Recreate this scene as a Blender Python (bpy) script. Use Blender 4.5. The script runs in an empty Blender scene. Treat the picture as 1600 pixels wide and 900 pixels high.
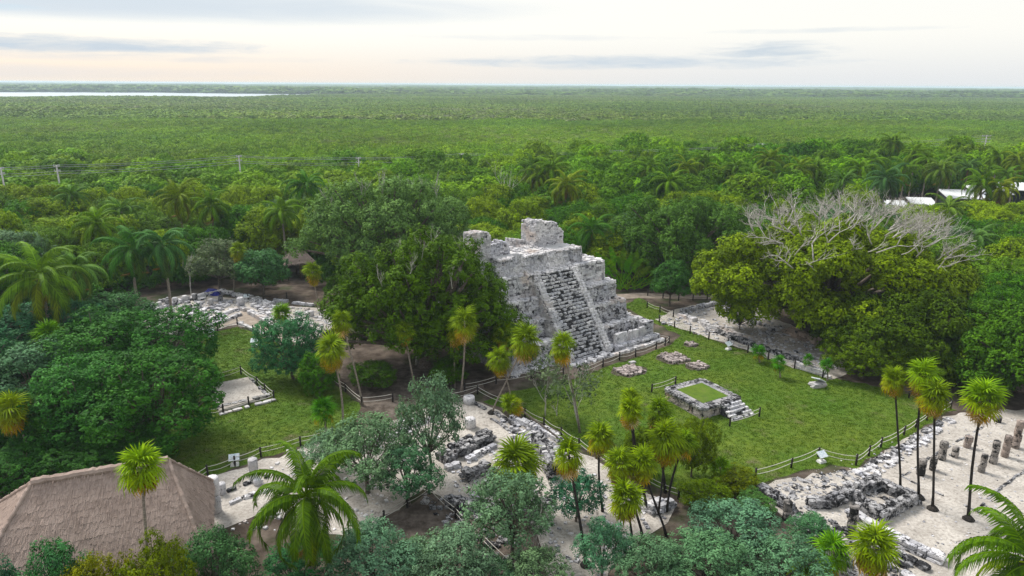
import bpy, math, random
import numpy as np
from mathutils import Matrix, Vector
R = math.radians
rs = np.random.RandomState(7)
rnd = random.Random(11)
scene = bpy.context.scene
COL = scene.collection

# ------------------------------------------------------------------ camera
F_PX, CAM_H = 1100.0, 25.0
PITCH = math.atan((450 - 131.5) / F_PX)
ROLL = R(0.34)
cam_d = bpy.data.cameras.new('camera')
cam_d.sensor_width = 36.0
cam_d.lens = F_PX / 1600 * 36.0
cam_d.clip_start, cam_d.clip_end = 0.5, 40000
cam = bpy.data.objects.new('camera', cam_d)
COL.objects.link(cam)
cam.matrix_world = Matrix.Translation((0, 0, CAM_H)) @ Matrix.Rotation(math.pi / 2 - PITCH, 4, 'X') @ Matrix.Rotation(ROLL, 4, 'Z')
scene.camera = cam

# ------------------------------------------------------------------ light
SUN_EL, SUN_AZ = R(50), R(-50)          # azimuth from +Y (view direction) towards +X
SUN_STRENGTH, SUN_ANGLE = 3.2, R(20)
SKY_STRENGTH = 0.10
EXPOSURE = 0.62
sd = bpy.data.lights.new('sun', 'SUN')
sd.energy, sd.angle, sd.color = SUN_STRENGTH, SUN_ANGLE, (1.0, 0.95, 0.88)
sun = bpy.data.objects.new('sun', sd)
COL.objects.link(sun)
sdir = Vector((math.sin(SUN_AZ) * math.cos(SUN_EL), math.cos(SUN_AZ) * math.cos(SUN_EL), math.sin(SUN_EL)))
sun.rotation_euler = sdir.to_track_quat('Z', 'Y').to_euler()
sun.location = (0, 0, 200)
vs = scene.view_settings
vs.view_transform, vs.look, vs.gamma, vs.use_curve_mapping = 'Standard', 'None', 1.0, False
vs.exposure = EXPOSURE
scene.cycles.use_denoising = True
scene.cycles.denoising_prefilter = 'NONE'
scene.cycles.max_bounces = 6
scene.cycles.diffuse_bounces = 3
scene.cycles.glossy_bounces = 2
scene.cycles.transmission_bounces = 2
scene.cycles.volume_bounces = 1
scene.cycles.transparent_max_bounces = 4


class NT:
    """tiny node-tree helper"""
    def __init__(s, tree):
        s.t = tree; s.n = tree.nodes; s.l = tree.links
    def new(s, typ, **kw):
        n = s.n.new(typ)
        for k, v in kw.items():
            setattr(n, k, v)
        return n
    def put(s, sock, v):
        if hasattr(v, 'is_output') or isinstance(v, bpy.types.NodeSocket):
            s.l.new(v, sock)
        elif v is not None:
            sock.default_value = v
    def math(s, op, a, b=None, c=None, clamp=False):
        n = s.new('ShaderNodeMath', operation=op, use_clamp=clamp)
        s.put(n.inputs[0], a)
        if b is not None: s.put(n.inputs[1], b)
        if c is not None: s.put(n.inputs[2], c)
        return n.outputs[0]
    def mix(s, f, a, b, mode='MIX'):
        n = s.new('ShaderNodeMix', data_type='RGBA', blend_type=mode)
        s.put(n.inputs[0], f); s.put(n.inputs[6], a); s.put(n.inputs[7], b)
        return n.outputs[2]
    def noise(s, vec, scale, detail=4, rough=0.55, dist=0.0):
        n = s.new('ShaderNodeTexNoise')
        if vec is not None: s.put(n.inputs['Vector'], vec)
        n.inputs['Scale'].default_value = scale; n.inputs['Detail'].default_value = detail
        n.inputs['Roughness'].default_value = rough; n.inputs['Distortion'].default_value = dist
        return n.outputs[0]
    def ramp(s, f, lo, hi, a=0.0, b=1.0, smooth=True):
        n = s.new('ShaderNodeMapRange', interpolation_type='SMOOTHSTEP' if smooth else 'LINEAR')
        s.put(n.inputs[0], f)
        n.inputs[1].default_value, n.inputs[2].default_value = lo, hi
        n.inputs[3].default_value, n.inputs[4].default_value = a, b
        return n.outputs[0]
    def scalevec(s, vec, v):
        n = s.new('ShaderNodeVectorMath', operation='MULTIPLY')
        s.put(n.inputs[0], vec); n.inputs[1].default_value = v
        return n.outputs[0]


def c4(c): return (c[0], c[1], c[2], 1.0)

# sky: Nishita behind a thin bright overcast with a few grey-blue cloud bands
world = bpy.data.worlds.new('World'); scene.world = world; world.use_nodes = True
w = NT(world.node_tree); w.n.clear()
sky = w.new('ShaderNodeTexSky', sky_type='NISHITA', sun_disc=False)
sky.sun_elevation, sky.sun_rotation = SUN_EL, SUN_AZ
sky.air_density, sky.dust_density, sky.ozone_density = 1.0, 1.5, 1.0
tc = w.new('ShaderNodeTexCoord'); dirv = tc.outputs['Generated']
sx = w.new('ShaderNodeSeparateXYZ'); w.put(sx.inputs[0], dirv)
el = w.math('ARCSINE', sx.outputs[2]); az = w.math('ARCTAN2', sx.outputs[0], sx.outputs[1])
n1 = w.noise(w.scalevec(dirv, (3.2, 3.2, 26.0)), 1.6, 6, 0.6, 0.6)
n2 = w.noise(w.scalevec(dirv, (7, 7, 60.0)), 2.0, 5, 0.6, 0.4)
horizon = w.ramp(el, 0.0, 0.075, 0, 1)
warm = w.ramp(az, -0.75, 0.45, 1, 0)
hcol = w.mix(warm, c4((5.7, 5.85, 6.0)), c4((6.8, 5.7, 4.7)))
topc = w.mix(w.ramp(el, 0.1, 0.9), c4((6.9, 6.75, 6.35)), c4((6.8, 7.2, 7.7)))
over = w.mix(horizon, hcol, topc)
base = w.mix(0.88, sky.outputs[0], over)
def band(az0, el0, waz, wel, k=1.1, soft=0.5, seed=n1):
    a = w.math('POWER', w.math('ABSOLUTE', w.math('DIVIDE', w.math('SUBTRACT', az, az0), waz)), 2.0)
    b = w.math('POWER', w.math('ABSOLUTE', w.math('DIVIDE', w.math('SUBTRACT', el, el0), wel)), 2.0)
    d = w.math('SUBTRACT', 1.0, w.math('ADD', a, b))
    d = w.math('ADD', d, w.math('MULTIPLY', w.math('SUBTRACT', seed, 0.5), k * 2))
    return w.ramp(d, 0.0, soft)
m = band(-0.72, 0.093, 0.85, 0.032, 0.26, 0.9)
c = w.mix(w.math('MULTIPLY', m, 0.85), base, c4((4.2, 4.8, 5.4)))
m = band(-0.66, 0.078, 0.12, 0.006, 0.5, 1.2, n2)
c = w.mix(w.math('MULTIPLY', m, 0.7), c, c4((4.2, 5.2, 5.9)))
m = band(-0.56, 0.041, 0.30, 0.013, 0.8, 1.2, n2)
c = w.mix(w.math('MULTIPLY', m, 0.95), c, c4((3.9, 4.5, 5.1)))
m = band(-0.52, 0.028, 0.34, 0.006, 1.1, 1.6, n2)
c = w.mix(w.math('MULTIPLY', m, 0.5), c, c4((4.5, 4.75, 5.1)))
m = band(-0.70, 0.010, 0.5, 0.012, 0.7, 1.6, n1)
c = w.mix(w.math('MULTIPLY', m, 0.6), c, c4((4.7, 5.0, 5.4)))
m = band(0.15, 0.029, 0.34, 0.011, 1.1, 1.5, n2)
c = w.mix(w.math('MULTIPLY', m, 1.0), c, c4((4.1, 4.65, 5.15)))
m = band(0.34, 0.043, 0.10, 0.015, 1.3, 1.5, n2)
c = w.mix(w.math('MULTIPLY', m, 0.95), c, c4((4.0, 4.55, 5.05)))
m = band(0.40, 0.066, 0.16, 0.004, 1.2, 1.6, n2)
c = w.mix(w.math('MULTIPLY', m, 0.6), c, c4((4.4, 4.9, 5.3)))
m = band(0.02, 0.060, 0.22, 0.005, 1.2, 1.8, n2)
c = w.mix(w.math('MULTIPLY', m, 0.45), c, c4((4.6, 5.0, 5.4)))
for a0, e0 in ((0.49, 0.114), (0.57, 0.113), (0.62, 0.114), (0.42, 0.112)):
    m = band(a0, e0, 0.030, 0.009, 1.3, 1.2, n2)
    c = w.mix(w.math('MULTIPLY', m, 0.75), c, c4((3.9, 4.7, 5.1)))
# loose broken cloud carrying on over the whole dome
m = w.ramp(w.math('MULTIPLY', n1, w.ramp(el, 0.03, 0.25)), 0.50, 0.68)
c = w.mix(w.math('MULTIPLY', m, 0.35), c, c4((5.4, 6.0, 6.6)))
bg = w.new('ShaderNodeBackground'); w.put(bg.inputs[0], c); bg.inputs[1].default_value = SKY_STRENGTH
wo = w.new('ShaderNodeOutputWorld'); w.l.new(bg.outputs[0], wo.inputs[0])

# ------------------------------------------------------------------ pixel <-> place
CP, SP = math.cos(PITCH), math.sin(PITCH)
CR, SR = math.cos(ROLL), math.sin(ROLL)

def ray(px, py):
    dx, dy = px - 800, py - 450
    u = (dx * CR + dy * SR) / F_PX; v = (-dx * SR + dy * CR) / F_PX
    return u, CP - SP * v, -SP - CP * v

def G(px, py, z=0.0):
    x, y, dz = ray(px, py)
    t = (z - CAM_H) / dz
    return Vector((x * t, y * t, z))

def at_y(px, py, Y):
    x, y, dz = ray(px, py)
    t = Y / y
    return Vector((x * t, Y, CAM_H + dz * t))

def proj(X, Y, Z):
    d = Y * CP + (CAM_H - Z) * SP
    dn = (CAM_H - Z) * CP - Y * SP
    u = X / d * F_PX; v = dn / d * F_PX
    return 800 + u * CR - v * SR, 450 + u * SR + v * CR

def mpp(p):            # metres per photo pixel at a point
    return (p[1] * CP + (CAM_H - p[2]) * SP) / F_PX

def inpoly(x, y, poly):
    r = False; j = len(poly) - 1
    for i in range(len(poly)):
        xi, yi = poly[i][0], poly[i][1]; xj, yj = poly[j][0], poly[j][1]
        if (yi > y) != (yj > y) and x < (xj - xi) * (y - yi) / (yj - yi) + xi: r = not r
        j = i
    return r

# ------------------------------------------------------------------ objects
def mesh_of(name, V, F, mat=None, smooth=False, tint=None, mats=None, fmat=None):
    me = bpy.data.meshes.new(name)
    if isinstance(F, np.ndarray):
        V = np.asarray(V, np.float32)
        k = F.shape[1]
        me.vertices.add(len(V)); me.vertices.foreach_set('co', V.ravel())
        me.loops.add(F.size); me.loops.foreach_set('vertex_index', F.astype(np.int32).ravel())
        me.polygons.add(len(F))
        me.polygons.foreach_set('loop_start', np.arange(0, F.size, k, dtype=np.int32))
        me.update(calc_edges=True)
    else:
        me.from_pydata([tuple(v) for v in V], [], F)
    if mats:
        for m_ in mats: me.materials.append(m_)
    elif mat: me.materials.append(mat)
    if fmat is not None: me.polygons.foreach_set('material_index', np.asarray(fmat, np.int32))
    if smooth: me.polygons.foreach_set('use_smooth', np.ones(len(me.polygons), bool))
    if tint is not None:
        a = me.attributes.new('tint', 'FLOAT', 'POINT'); a.data.foreach_set('value', np.asarray(tint, np.float32))
    return me

def link(name, data, parent=None, loc=None, rot=None, scale=None, color=None):
    o = bpy.data.objects.new(name, data); COL.objects.link(o)
    if parent: o.parent = parent
    if loc is not None: o.location = loc
    if rot is not None: o.rotation_euler = rot
    if scale is not None: o.scale = scale if hasattr(scale, '__len__') else (scale,) * 3
    if color is not None: o.color = c4(color)
    return o

def tag(o, label=None, cat=None, group=None, kind=None):
    if label: o['label'] = label
    if cat: o['category'] = cat
    if group: o['group'] = group
    if kind: o['kind'] = kind
    return o

def thing(name, label, cat, loc=(0, 0, 0), rz=0.0, group=None):
    o = link(name, None, loc=loc, rot=(0, 0, rz)); o.empty_display_size = 0.3
    return tag(o, label, cat, group)

def tube(pts, rad, n=6, cap=True):
    V, F = [], []
    pts = [Vector(p) for p in pts]
    for i, p in enumerate(pts):
        d = (pts[min(i + 1, len(pts) - 1)] - pts[max(i - 1, 0)])
        d = d.normalized() if d.length > 1e-6 else Vector((0, 0, 1))
        up = Vector((0, 0, 1)) if abs(d.z) < 0.9 else Vector((1, 0, 0))
        s = d.cross(up).normalized(); t = s.cross(d)
        for k in range(n):
            a = 2 * math.pi * k / n
            V.append(p + (s * math.cos(a) + t * math.sin(a)) * rad[i])
    for i in range(len(pts) - 1):
        for k in range(n):
            F.append((i * n + k, i * n + (k + 1) % n, (i + 1) * n + (k + 1) % n, (i + 1) * n + k))
    if cap:
        F.append(tuple(range(n - 1, -1, -1))); F.append(tuple((len(pts) - 1) * n + k for k in range(n)))
    return V, F

class MB:
    """collects shapes for one mesh"""
    def __init__(s): s.V = []; s.F = []; s.T = []
    def add(s, V, F, t=0.5):
        b = len(s.V); s.V += [Vector(v) for v in V]; s.F += [tuple(i + b for i in f) for f in F]; s.T += [t] * len(V)
    def box(s, lo, hi, t=0.5, top=None):
        x0, y0, z0 = lo; x1, y1, z1 = hi
        tx0, ty0, tx1, ty1 = top if top else (x0, y0, x1, y1)
        s.add([(x0, y0, z0), (x1, y0, z0), (x1, y1, z0), (x0, y1, z0), (tx0, ty0, z1), (tx1, ty0, z1), (tx1, ty1, z1), (tx0, ty1, z1)],
              [(0, 3, 2, 1), (4, 5, 6, 7), (0, 1, 5, 4), (1, 2, 6, 5), (2, 3, 7, 6), (3, 0, 4, 7)], t)
    def tube(s, pts, rad, n=6, t=0.5):
        V, F = tube(pts, rad, n); s.add(V, F, t)
    def build(s, name, mat, parent=None, smooth=False, shift=None, color=None, kind=None):
        V = s.V if shift is None else [v - Vector(shift) for v in s.V]
        o = link(name, mesh_of(name, V, s.F, mat, smooth, s.T), parent, color=color)
        if kind: o['kind'] = kind
        return o

# ------------------------------------------------------------------ materials
def mat_new(name):
    m_ = bpy.data.materials.new(name); m_.use_nodes = True
    t = NT(m_.node_tree); t.n.clear()
    out = t.new('ShaderNodeOutputMaterial'); p = t.new('ShaderNodeBsdfPrincipled')
    t.l.new(p.outputs[0], out.inputs[0])
    return m_, t, p, out

def wpos(t): return t.new('ShaderNodeNewGeometry').outputs['Position']

def bump(t, p, h, strength=0.5, dist=0.05):
    b = t.new('ShaderNodeBump'); b.inputs['Strength'].default_value = strength; b.inputs['Distance'].default_value = dist
    t.put(b.inputs['Height'], h); t.l.new(b.outputs[0], p.inputs['Normal'])

def simple(name, col, rough=0.8, var=0.2, scale=3.0, spec=0.3, bmp=0.0):
    m_, t, p, _ = mat_new(name)
    n = t.noise(wpos(t), scale, 5)
    lo = tuple(x * (1 - var) for x in col); hi = tuple(min(1, x * (1 + var)) for x in col)
    t.put(p.inputs['Base Color'], t.mix(n, c4(lo), c4(hi)))
    p.inputs['Roughness'].default_value = rough; p.inputs['Specular IOR Level'].default_value = spec
    if bmp: bump(t, p, n, bmp, 0.05)
    return m_

def leaf_mat(name, source='OBJECT', transl=0.16):
    m_, t, p, out = mat_new(name)
    if source == 'OBJECT':
        colr = t.new('ShaderNodeObjectInfo').outputs['Color']
    else:
        colr = t.new('ShaderNodeAttribute', attribute_name='col', attribute_type='INSTANCER').outputs['Color']
    tint = t.new('ShaderNodeAttribute', attribute_name='tint', attribute_type='GEOMETRY').outputs['Fac']
    h = t.new('ShaderNodeHueSaturation')
    t.put(h.inputs['Hue'], t.ramp(tint, 0, 1, 0.51, 0.488, False))
    h.inputs['Saturation'].default_value = 1.22
    t.put(h.inputs['Value'], t.ramp(tint, 0, 1, *((0.42, 2.25) if source == 'OBJECT' else (0.8, 1.75)), False))
    t.put(h.inputs['Color'], colr)
    t.put(p.inputs['Base Color'], h.outputs[0])
    p.inputs['Roughness'].default_value = 0.6; p.inputs['Specular IOR Level'].default_value = 0.06
    tr = t.new('ShaderNodeBsdfTranslucent')
    t.put(tr.inputs[0], t.mix(1.0, h.outputs[0], c4((1.25, 1.2, 0.6)), 'MULTIPLY'))
    mx = t.new('ShaderNodeMixShader'); mx.inputs[0].default_value = transl
    t.l.new(p.outputs[0], mx.inputs[1]); t.l.new(tr.outputs[0], mx.inputs[2]); t.l.new(mx.outputs[0], out.inputs[0])
    return m_

LEAF = leaf_mat('leaf')
LEAF_I = leaf_mat('forest_leaf', 'INSTANCER')

def bark_mat(name, a, b, scale=6):
    m_, t, p, _ = mat_new(name)
    n = t.noise(t.scalevec(wpos(t), (1, 1, 2.2)), scale, 5, 0.65)
    t.put(p.inputs['Base Color'], t.mix(t.ramp(n, 0.35, 0.7), c4(a), c4(b)))
    p.inputs['Roughness'].default_value = 0.9; p.inputs['Specular IOR Level'].default_value = 0.2
    bump(t, p, n, 0.5, 0.03)
    return m_
BARK = bark_mat('bark', (0.06, 0.045, 0.035), (0.2, 0.17, 0.14))
BARK_GREY = bark_mat('dead_wood', (0.33, 0.31, 0.285), (0.56, 0.53, 0.49))
BARK_PALM = bark_mat('palm_bark', (0.16, 0.13, 0.105), (0.33, 0.29, 0.245), 9)
BARK_DARK = bark_mat('dark_palm_bark', (0.012, 0.011, 0.01), (0.05, 0.043, 0.037), 9)

def stone_mat(name, light, grey, lichen, amount, scale=1.1, tintamt=0.35, warm=None):
    """weathered limestone: pale faces, grey patches, black lichen with its own blotchy outline"""
    m_, t, p, _ = mat_new(name)
    pos = wpos(t)
    a = t.noise(pos, 0.7, 5, 0.6)
    b = t.noise(pos, scale * 1.3, 7, 0.68, 0.4)
    d = t.noise(pos, 9.0, 4, 0.7)
    e = t.noise(pos, 3.4, 5, 0.7, 0.8)
    col = t.mix(t.ramp(a, 0.35, 0.65), c4(light), c4(grey))
    if warm: col = t.mix(t.ramp(t.noise(pos, 0.45, 3), 0.52, 0.7), col, c4(warm))
    tint = t.new('ShaderNodeAttribute', attribute_name='tint', attribute_type='GEOMETRY').outputs['Fac']
    oi = t.new('ShaderNodeObjectInfo').outputs['Random']
    tv = t.math('ADD', tint, t.math('MULTIPLY', oi, 0.5))
    h = t.new('ShaderNodeHueSaturation'); h.inputs['Saturation'].default_value = 1.0
    t.put(h.inputs['Value'], t.ramp(tv, 0.0, 1.5, 1 - tintamt, 1 + tintamt, False)); t.put(h.inputs['Color'], col)
    col = t.mix(t.ramp(d, 0.3, 0.75, 0.0, 0.35), h.outputs[0], c4(tuple(x * 0.55 for x in grey)))
    bb = t.math('ADD', t.math('MULTIPLY', b, 0.55), t.math('MULTIPLY', e, 0.45))
    msk = t.ramp(bb, 0.61 - amount, 0.67 - amount)
    col = t.mix(msk, col, c4(lichen))
    pit = t.ramp(t.noise(pos, 5.5, 4, 0.75, 0.5), 0.60 - amount * 0.5, 0.67 - amount * 0.5, 0, 0.85)
    col = t.mix(pit, col, c4(tuple(x * 1.6 for x in lichen)))
    t.put(p.inputs['Base Color'], col)
    p.inputs['Roughness'].default_value = 0.93; p.inputs['Specular IOR Level'].default_value = 0.2
    bump(t, p, t.math('ADD', d, e), 0.9, 0.06)
    return m_
STONE = stone_mat('limestone', (0.68, 0.665, 0.67), (0.46, 0.46, 0.50), (0.03, 0.03, 0.034), 0.09)
STONE_LIGHT = stone_mat('pale_limestone', (0.70, 0.675, 0.67), (0.50, 0.495, 0.515), (0.08, 0.08, 0.085), 0.045, warm=(0.55, 0.47, 0.42))
STONE_DARK = stone_mat('lichen_limestone', (0.44, 0.43, 0.43), (0.23, 0.23, 0.245), (0.016, 0.016, 0.018), 0.13)
STONE_STAIR = stone_mat('stair_limestone', (0.68, 0.66, 0.66), (0.47, 0.47, 0.5), (0.02, 0.02, 0.024), 0.085, 1.6)
STONE_ALTAR = stone_mat('pinkish_limestone', (0.46, 0.39, 0.37), (0.30, 0.26, 0.25), (0.05, 0.04, 0.036), 0.10, 2.2, 0.45)
CORE_DARK = stone_mat('blackened_core', (0.12, 0.115, 0.12), (0.06, 0.06, 0.065), (0.012, 0.012, 0.013), 0.12)
MORTAR = stone_mat('rubble_core', (0.42, 0.40, 0.40), (0.24, 0.24, 0.26), (0.03, 0.03, 0.033), 0.10)
PLASTER = stone_mat('old_plaster', (0.62, 0.61, 0.60), (0.5, 0.49, 0.48), (0.16, 0.15, 0.14), 0.0)

# ------------------------------------------------------------------ leaf crowns
def unit(v): return v / np.maximum(np.linalg.norm(v, axis=-1, keepdims=True), 1e-9)

def fib(n, r):
    i = np.arange(n) + 0.5
    ph = np.arccos(1 - 2 * i / n); th = np.pi * (1 + 5 ** 0.5) * i + r.rand() * 6
    d = np.stack([np.cos(th) * np.sin(ph), np.sin(th) * np.sin(ph), np.cos(ph)], 1)
    return unit(d + r.randn(n, 3) * 0.12)

def crown(seed, lobes, spacing=0.62, clump=0.45, leaf=0.17, k=20, low=-0.5, inner=0.12, aspect=0.5, keep=1.0, upn=0.45):
    r = np.random.RandomState(seed)
    P, N = [], []
    L = np.array([l[:4] for l in lobes], float)
    for i, (cx, cy, cz, rad) in enumerate(L):
        n = max(8, int(4 * np.pi * rad * rad / spacing ** 2))
        d = fib(n, r)
        p = np.array([cx, cy, cz]) + d * rad * (0.86 + 0.24 * r.rand(n, 1)) * np.array([1, 1, 0.9])
        ok = (d[:, 2] > low) & (r.rand(n) < keep)
        for j, l in enumerate(L):
            if j != i: ok &= np.linalg.norm(p - l[:3], axis=1) > l[3] * 0.86
        P.append(p[ok]); N.append(d[ok])
        ni = int(inner * n)
        q = unit(r.randn(ni, 3)); P.append(np.array([cx, cy, cz]) + q * rad * (0.35 + 0.4 * r.rand(ni, 1))); N.append(q)
    P = np.concatenate(P); N = np.concatenate(N); M = len(P)
    ct = r.rand(M)
    e = unit(r.randn(M, k, 3) + N[:, None] * 0.9)
    cs = 0.7 + 0.6 * r.rand(M, 1, 1)
    pos = P[:, None] + e * clump * cs * np.sqrt(r.rand(M, k, 1))
    nor = unit(e * 0.6 + N[:, None] * 0.5 + np.array([0, 0, upn]) + r.randn(M, k, 3) * 0.33)
    pos = pos.reshape(-1, 3); nor = nor.reshape(-1, 3); n = len(pos)
    t1 = unit(np.cross(nor, unit(r.randn(n, 3)))); t2 = np.cross(nor, t1)
    Ls = leaf * (0.7 + 0.6 * r.rand(n, 1))
    V = np.stack([pos - t1 * Ls, pos + t2 * Ls * aspect - t1 * Ls * 0.1, pos + t1 * Ls - nor * Ls * 0.25, pos - t2 * Ls * aspect - t1 * Ls * 0.1], 1).reshape(-1, 3)
    Fc = np.arange(n * 4).reshape(n, 4)
    tint = np.clip(np.repeat(ct, k) * 0.55 + r.rand(n) * 0.45, 0, 1)
    return V, Fc, np.repeat(tint, 4)

def limbs(seed, lobes, trunk_h, r0, base=(0, 0), wig=0.25):
    r = random.Random(seed); mb = MB()
    bx, by = base
    top = Vector((bx * 0.3, by * 0.3, trunk_h))
    pts = [Vector((0, 0, -0.15)), Vector((0, 0, 0.15)), Vector((r.uniform(-.15, .15), r.uniform(-.15, .15), trunk_h * 0.5)), top]
    mb.tube(pts, [r0 * 1.9, r0 * 1.2, r0, r0 * 0.85], 7)
    for l in lobes:
        c_ = Vector(l[:3]); mid = top.lerp(c_, 0.5) + Vector((r.uniform(-wig, wig), r.uniform(-wig, wig), -0.1 * l[3]))
        mb.tube([top - Vector((0, 0, 0.3 * r.random())), mid, c_, c_ + (c_ - mid).normalized() * l[3] * 0.5], [r0 * .5, r0 * .34, r0 * .2, r0 * 0.08], 5)
    return mb

def dome_lobes(seed, R_=4.0, H_=8.0, n=9, rl=(1.3, 1.95), mid=2.3):
    r = random.Random(seed); L = [(r.uniform(-.4, .4), r.uniform(-.4, .4), H_ - mid * 1.02, mid)]
    for i in range(n):
        a = 2 * math.pi * (i + r.uniform(-.3, .3)) / n
        rr = r.uniform(*rl); d = (R_ - rr) * r.uniform(0.75, 1.05)
        L.append((math.cos(a) * d, math.sin(a) * d, r.uniform(0.42, 0.72) * H_, rr))
    for i in range(max(2, n // 3)):
        a = r.uniform(0, 6.28); rr = r.uniform(*rl) * 0.75
        L.append((math.cos(a) * R_ * .35, math.sin(a) * R_ * .35, H_ - rr * 1.1, rr))
    return L

TREES = {}      # kind -> list of (trunk mesh, crown mesh); canonical height 8, crown radius 4
def make_kind(kind, count, lob, **kw):
    out = []
    for i in range(count):
        s = hash_seed(kind, i); L = lob(s)
        V, Fc, T = crown(s, L, **kw)
        cm = mesh_of(kind + '_crown', V, Fc, LEAF, False, T)
        tb = limbs(s, L, min(l[2] for l in L) * 0.62, 0.17)
        out.append((mesh_of(kind + '_trunk', tb.V, tb.F, BARK, True), cm))
    TREES[kind] = out
def hash_seed(k, i): return sum(ord(ch) * (j + 3) for j, ch in enumerate(k)) % 9973 + i * 131

make_kind('dome', 5, lambda s: dome_lobes(s), leaf=0.13, k=30)
make_kind('rough', 4, lambda s: dome_lobes(s, 3.9, 8.4, 12, (0.9, 1.6), 1.8), spacing=0.66, clump=0.5, leaf=0.14, k=30)
make_kind('fine', 4, lambda s: dome_lobes(s, 4.0, 7.8, 13, (0.8, 1.4), 1.9), spacing=0.55, clump=0.42, leaf=0.125, k=24, aspect=0.42)
make_kind('shrub', 5, lambda s: dome_lobes(s, 4.0, 7.6, 16, (0.65, 1.25), 1.5), spacing=0.7, clump=0.52, leaf=0.125, k=30, keep=0.8, inner=0.2)

def full_lobes(s):
    r = random.Random(s); L = [(0, 0, 4.2, 2.4)]
    ph = [r.uniform(0, 6.28) for _ in range(3)]
    for v in fib(70, np.random.RandomState(s)):
        if v[2] < -.62 or r.random() < .1: continue
        th_a = math.atan2(v[1], v[0]); rr = r.uniform(.5, 1.35); k = r.uniform(.82, 1.1) * (1 + .16 * math.sin(2 * th_a + ph[0]) + .14 * math.sin(3 * th_a + ph[1]) + .12 * math.sin(4 * v[2] + ph[2]))
        L.append((v[0] * (4.1 - rr) * k, v[1] * (4.1 - rr) * k, max(rr * .7, 3.9 + v[2] * (4.1 - rr) * k), rr))
    return L
make_kind('full', 5, full_lobes, spacing=0.66, clump=0.46, leaf=0.118, k=34, low=-0.7, inner=0.04, aspect=0.45, keep=0.88)

def add_tree(kind, loc, R_, H_, color, name='broadleaf_tree', label=None, group=None, cat='tree', idx=None, sq=None):
    tm, cm = TREES[kind][rnd.randrange(len(TREES[kind])) if idx is None else idx]
    e = thing(name, label, cat, loc, rnd.uniform(0, 6.28), group)
    s = (R_ / 4.0, R_ / 4.0, H_ / 8.0)
    link('trunk', tm, e, scale=s); JIT = rnd.uniform(0.88, 1.14)
    link('crown', cm, e, scale=s, color=tuple(x * JIT for x in color))
    return e

def tree_px(kind, px, pyb, pyt, wpx, color, label, name='broadleaf_tree', group=None, cat='tree', idx=None):
    p = G(px, pyb); q = at_y(px, pyt, p.y + 0.6)
    H_ = max(0.6, q.z); Rr = wpx / 2 * mpp((p.x, p.y, H_ * 0.6))
    return add_tree(kind, p, Rr, H_ * 0.97, color, name, label, group, cat, idx)

GREEN = (0.085, 0.17, 0.017); OLIVE = (0.115, 0.18, 0.015); DARK = (0.045, 0.115, 0.016); TEAL = (0.026, 0.085, 0.042)
GREYG = (0.10, 0.16, 0.098); LIME = (0.145, 0.215, 0.02); BLUEG = (0.055, 0.115, 0.062); MANG = (0.10, 0.185, 0.025)

# ================================================================== the setting
def sheet(name, poly, z, mat, sub=None, kind='structure'):
    """flat polygon lying at height z; poly = list of (x, y)"""
    me = mesh_of(name, [(p[0], p[1], z) for p in poly], [tuple(range(len(poly)))], mat)
    o = link(name, me); o['kind'] = kind
    return o

def rough_poly(px_list, amp=0.25, step=1.2, seed=1):
    """pixel outline -> ground outline with a ragged edge"""
    r = random.Random(seed); P = [G(*p) for p in px_list]; out = []
    for i, a in enumerate(P):
        b = P[(i + 1) % len(P)]; n = max(1, int((b - a).length / step))
        for k in range(n):
            q = a.lerp(b, k / n); out.append((q.x + r.uniform(-amp, amp), q.y + r.uniform(-amp, amp)))
    return out

# forest floor to the horizon
m_, t, p, _ = mat_new('forest_floor'); pos = wpos(t)
sep = t.new('ShaderNodeSeparateXYZ'); t.put(sep.inputs[0], pos)
far = t.ramp(sep.outputs[1], 150, 230)
lit = t.mix(t.ramp(t.noise(pos, 0.6, 6, 0.65), 0.35, 0.68), c4((0.045, 0.034, 0.026)), c4((0.13, 0.105, 0.085)))
lit = t.mix(t.ramp(t.noise(pos, 0.25, 4), 0.5, 0.65, 0, 0.7), lit, c4((0.03, 0.05, 0.014)))
t.put(p.inputs['Base Color'], t.mix(far, lit, t.mix(t.noise(pos, 0.05, 5), c4((0.03, 0.06, 0.012)), c4((0.07, 0.12, 0.02)))))
p.inputs['Roughness'].default_value = 1.0; p.inputs['Specular IOR Level'].default_value = 0.1
bump(t, p, t.noise(pos, 3, 5, 0.7), 0.8, 0.08)
FLOOR = m_
sheet('ground', [(-9000, -120), (9000, -120), (9000, 12000), (-9000, 12000)], 0.0, FLOOR)

# mown lawns
m_, t, p, _ = mat_new('lawn_grass'); pos = wpos(t)
n_a = t.noise(pos, 0.16, 4, 0.6); n_b = t.noise(pos, 1.6, 6, 0.7); n_c = t.noise(t.scalevec(pos, (7, 2.2, 1)), 1.0, 4, 0.6)
col = t.mix(t.ramp(n_a, 0.3, 0.7), c4((0.062, 0.132, 0.010)), c4((0.11, 0.155, 0.015)))
col = t.mix(t.ramp(n_b, 0.35, 0.75, 0, 0.75), col, c4((0.038, 0.085, 0.008)))
col = t.mix(t.ramp(n_c, 0.45, 0.75, 0, 0.5), col, c4((0.095, 0.125, 0.022)))
bare = t.math('MULTIPLY', t.ramp(t.noise(pos, 0.33, 5, 0.65), 0.56, 0.72), 0.8)
col = t.mix(bare, col, c4((0.125, 0.105, 0.06)))
t.put(p.inputs['Base Color'], col); p.inputs['Roughness'].default_value = 0.9; p.inputs['Specular IOR Level'].default_value = 0.15
bump(t, p, n_b, 1.0, 0.06)
LAWN = m_
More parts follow.
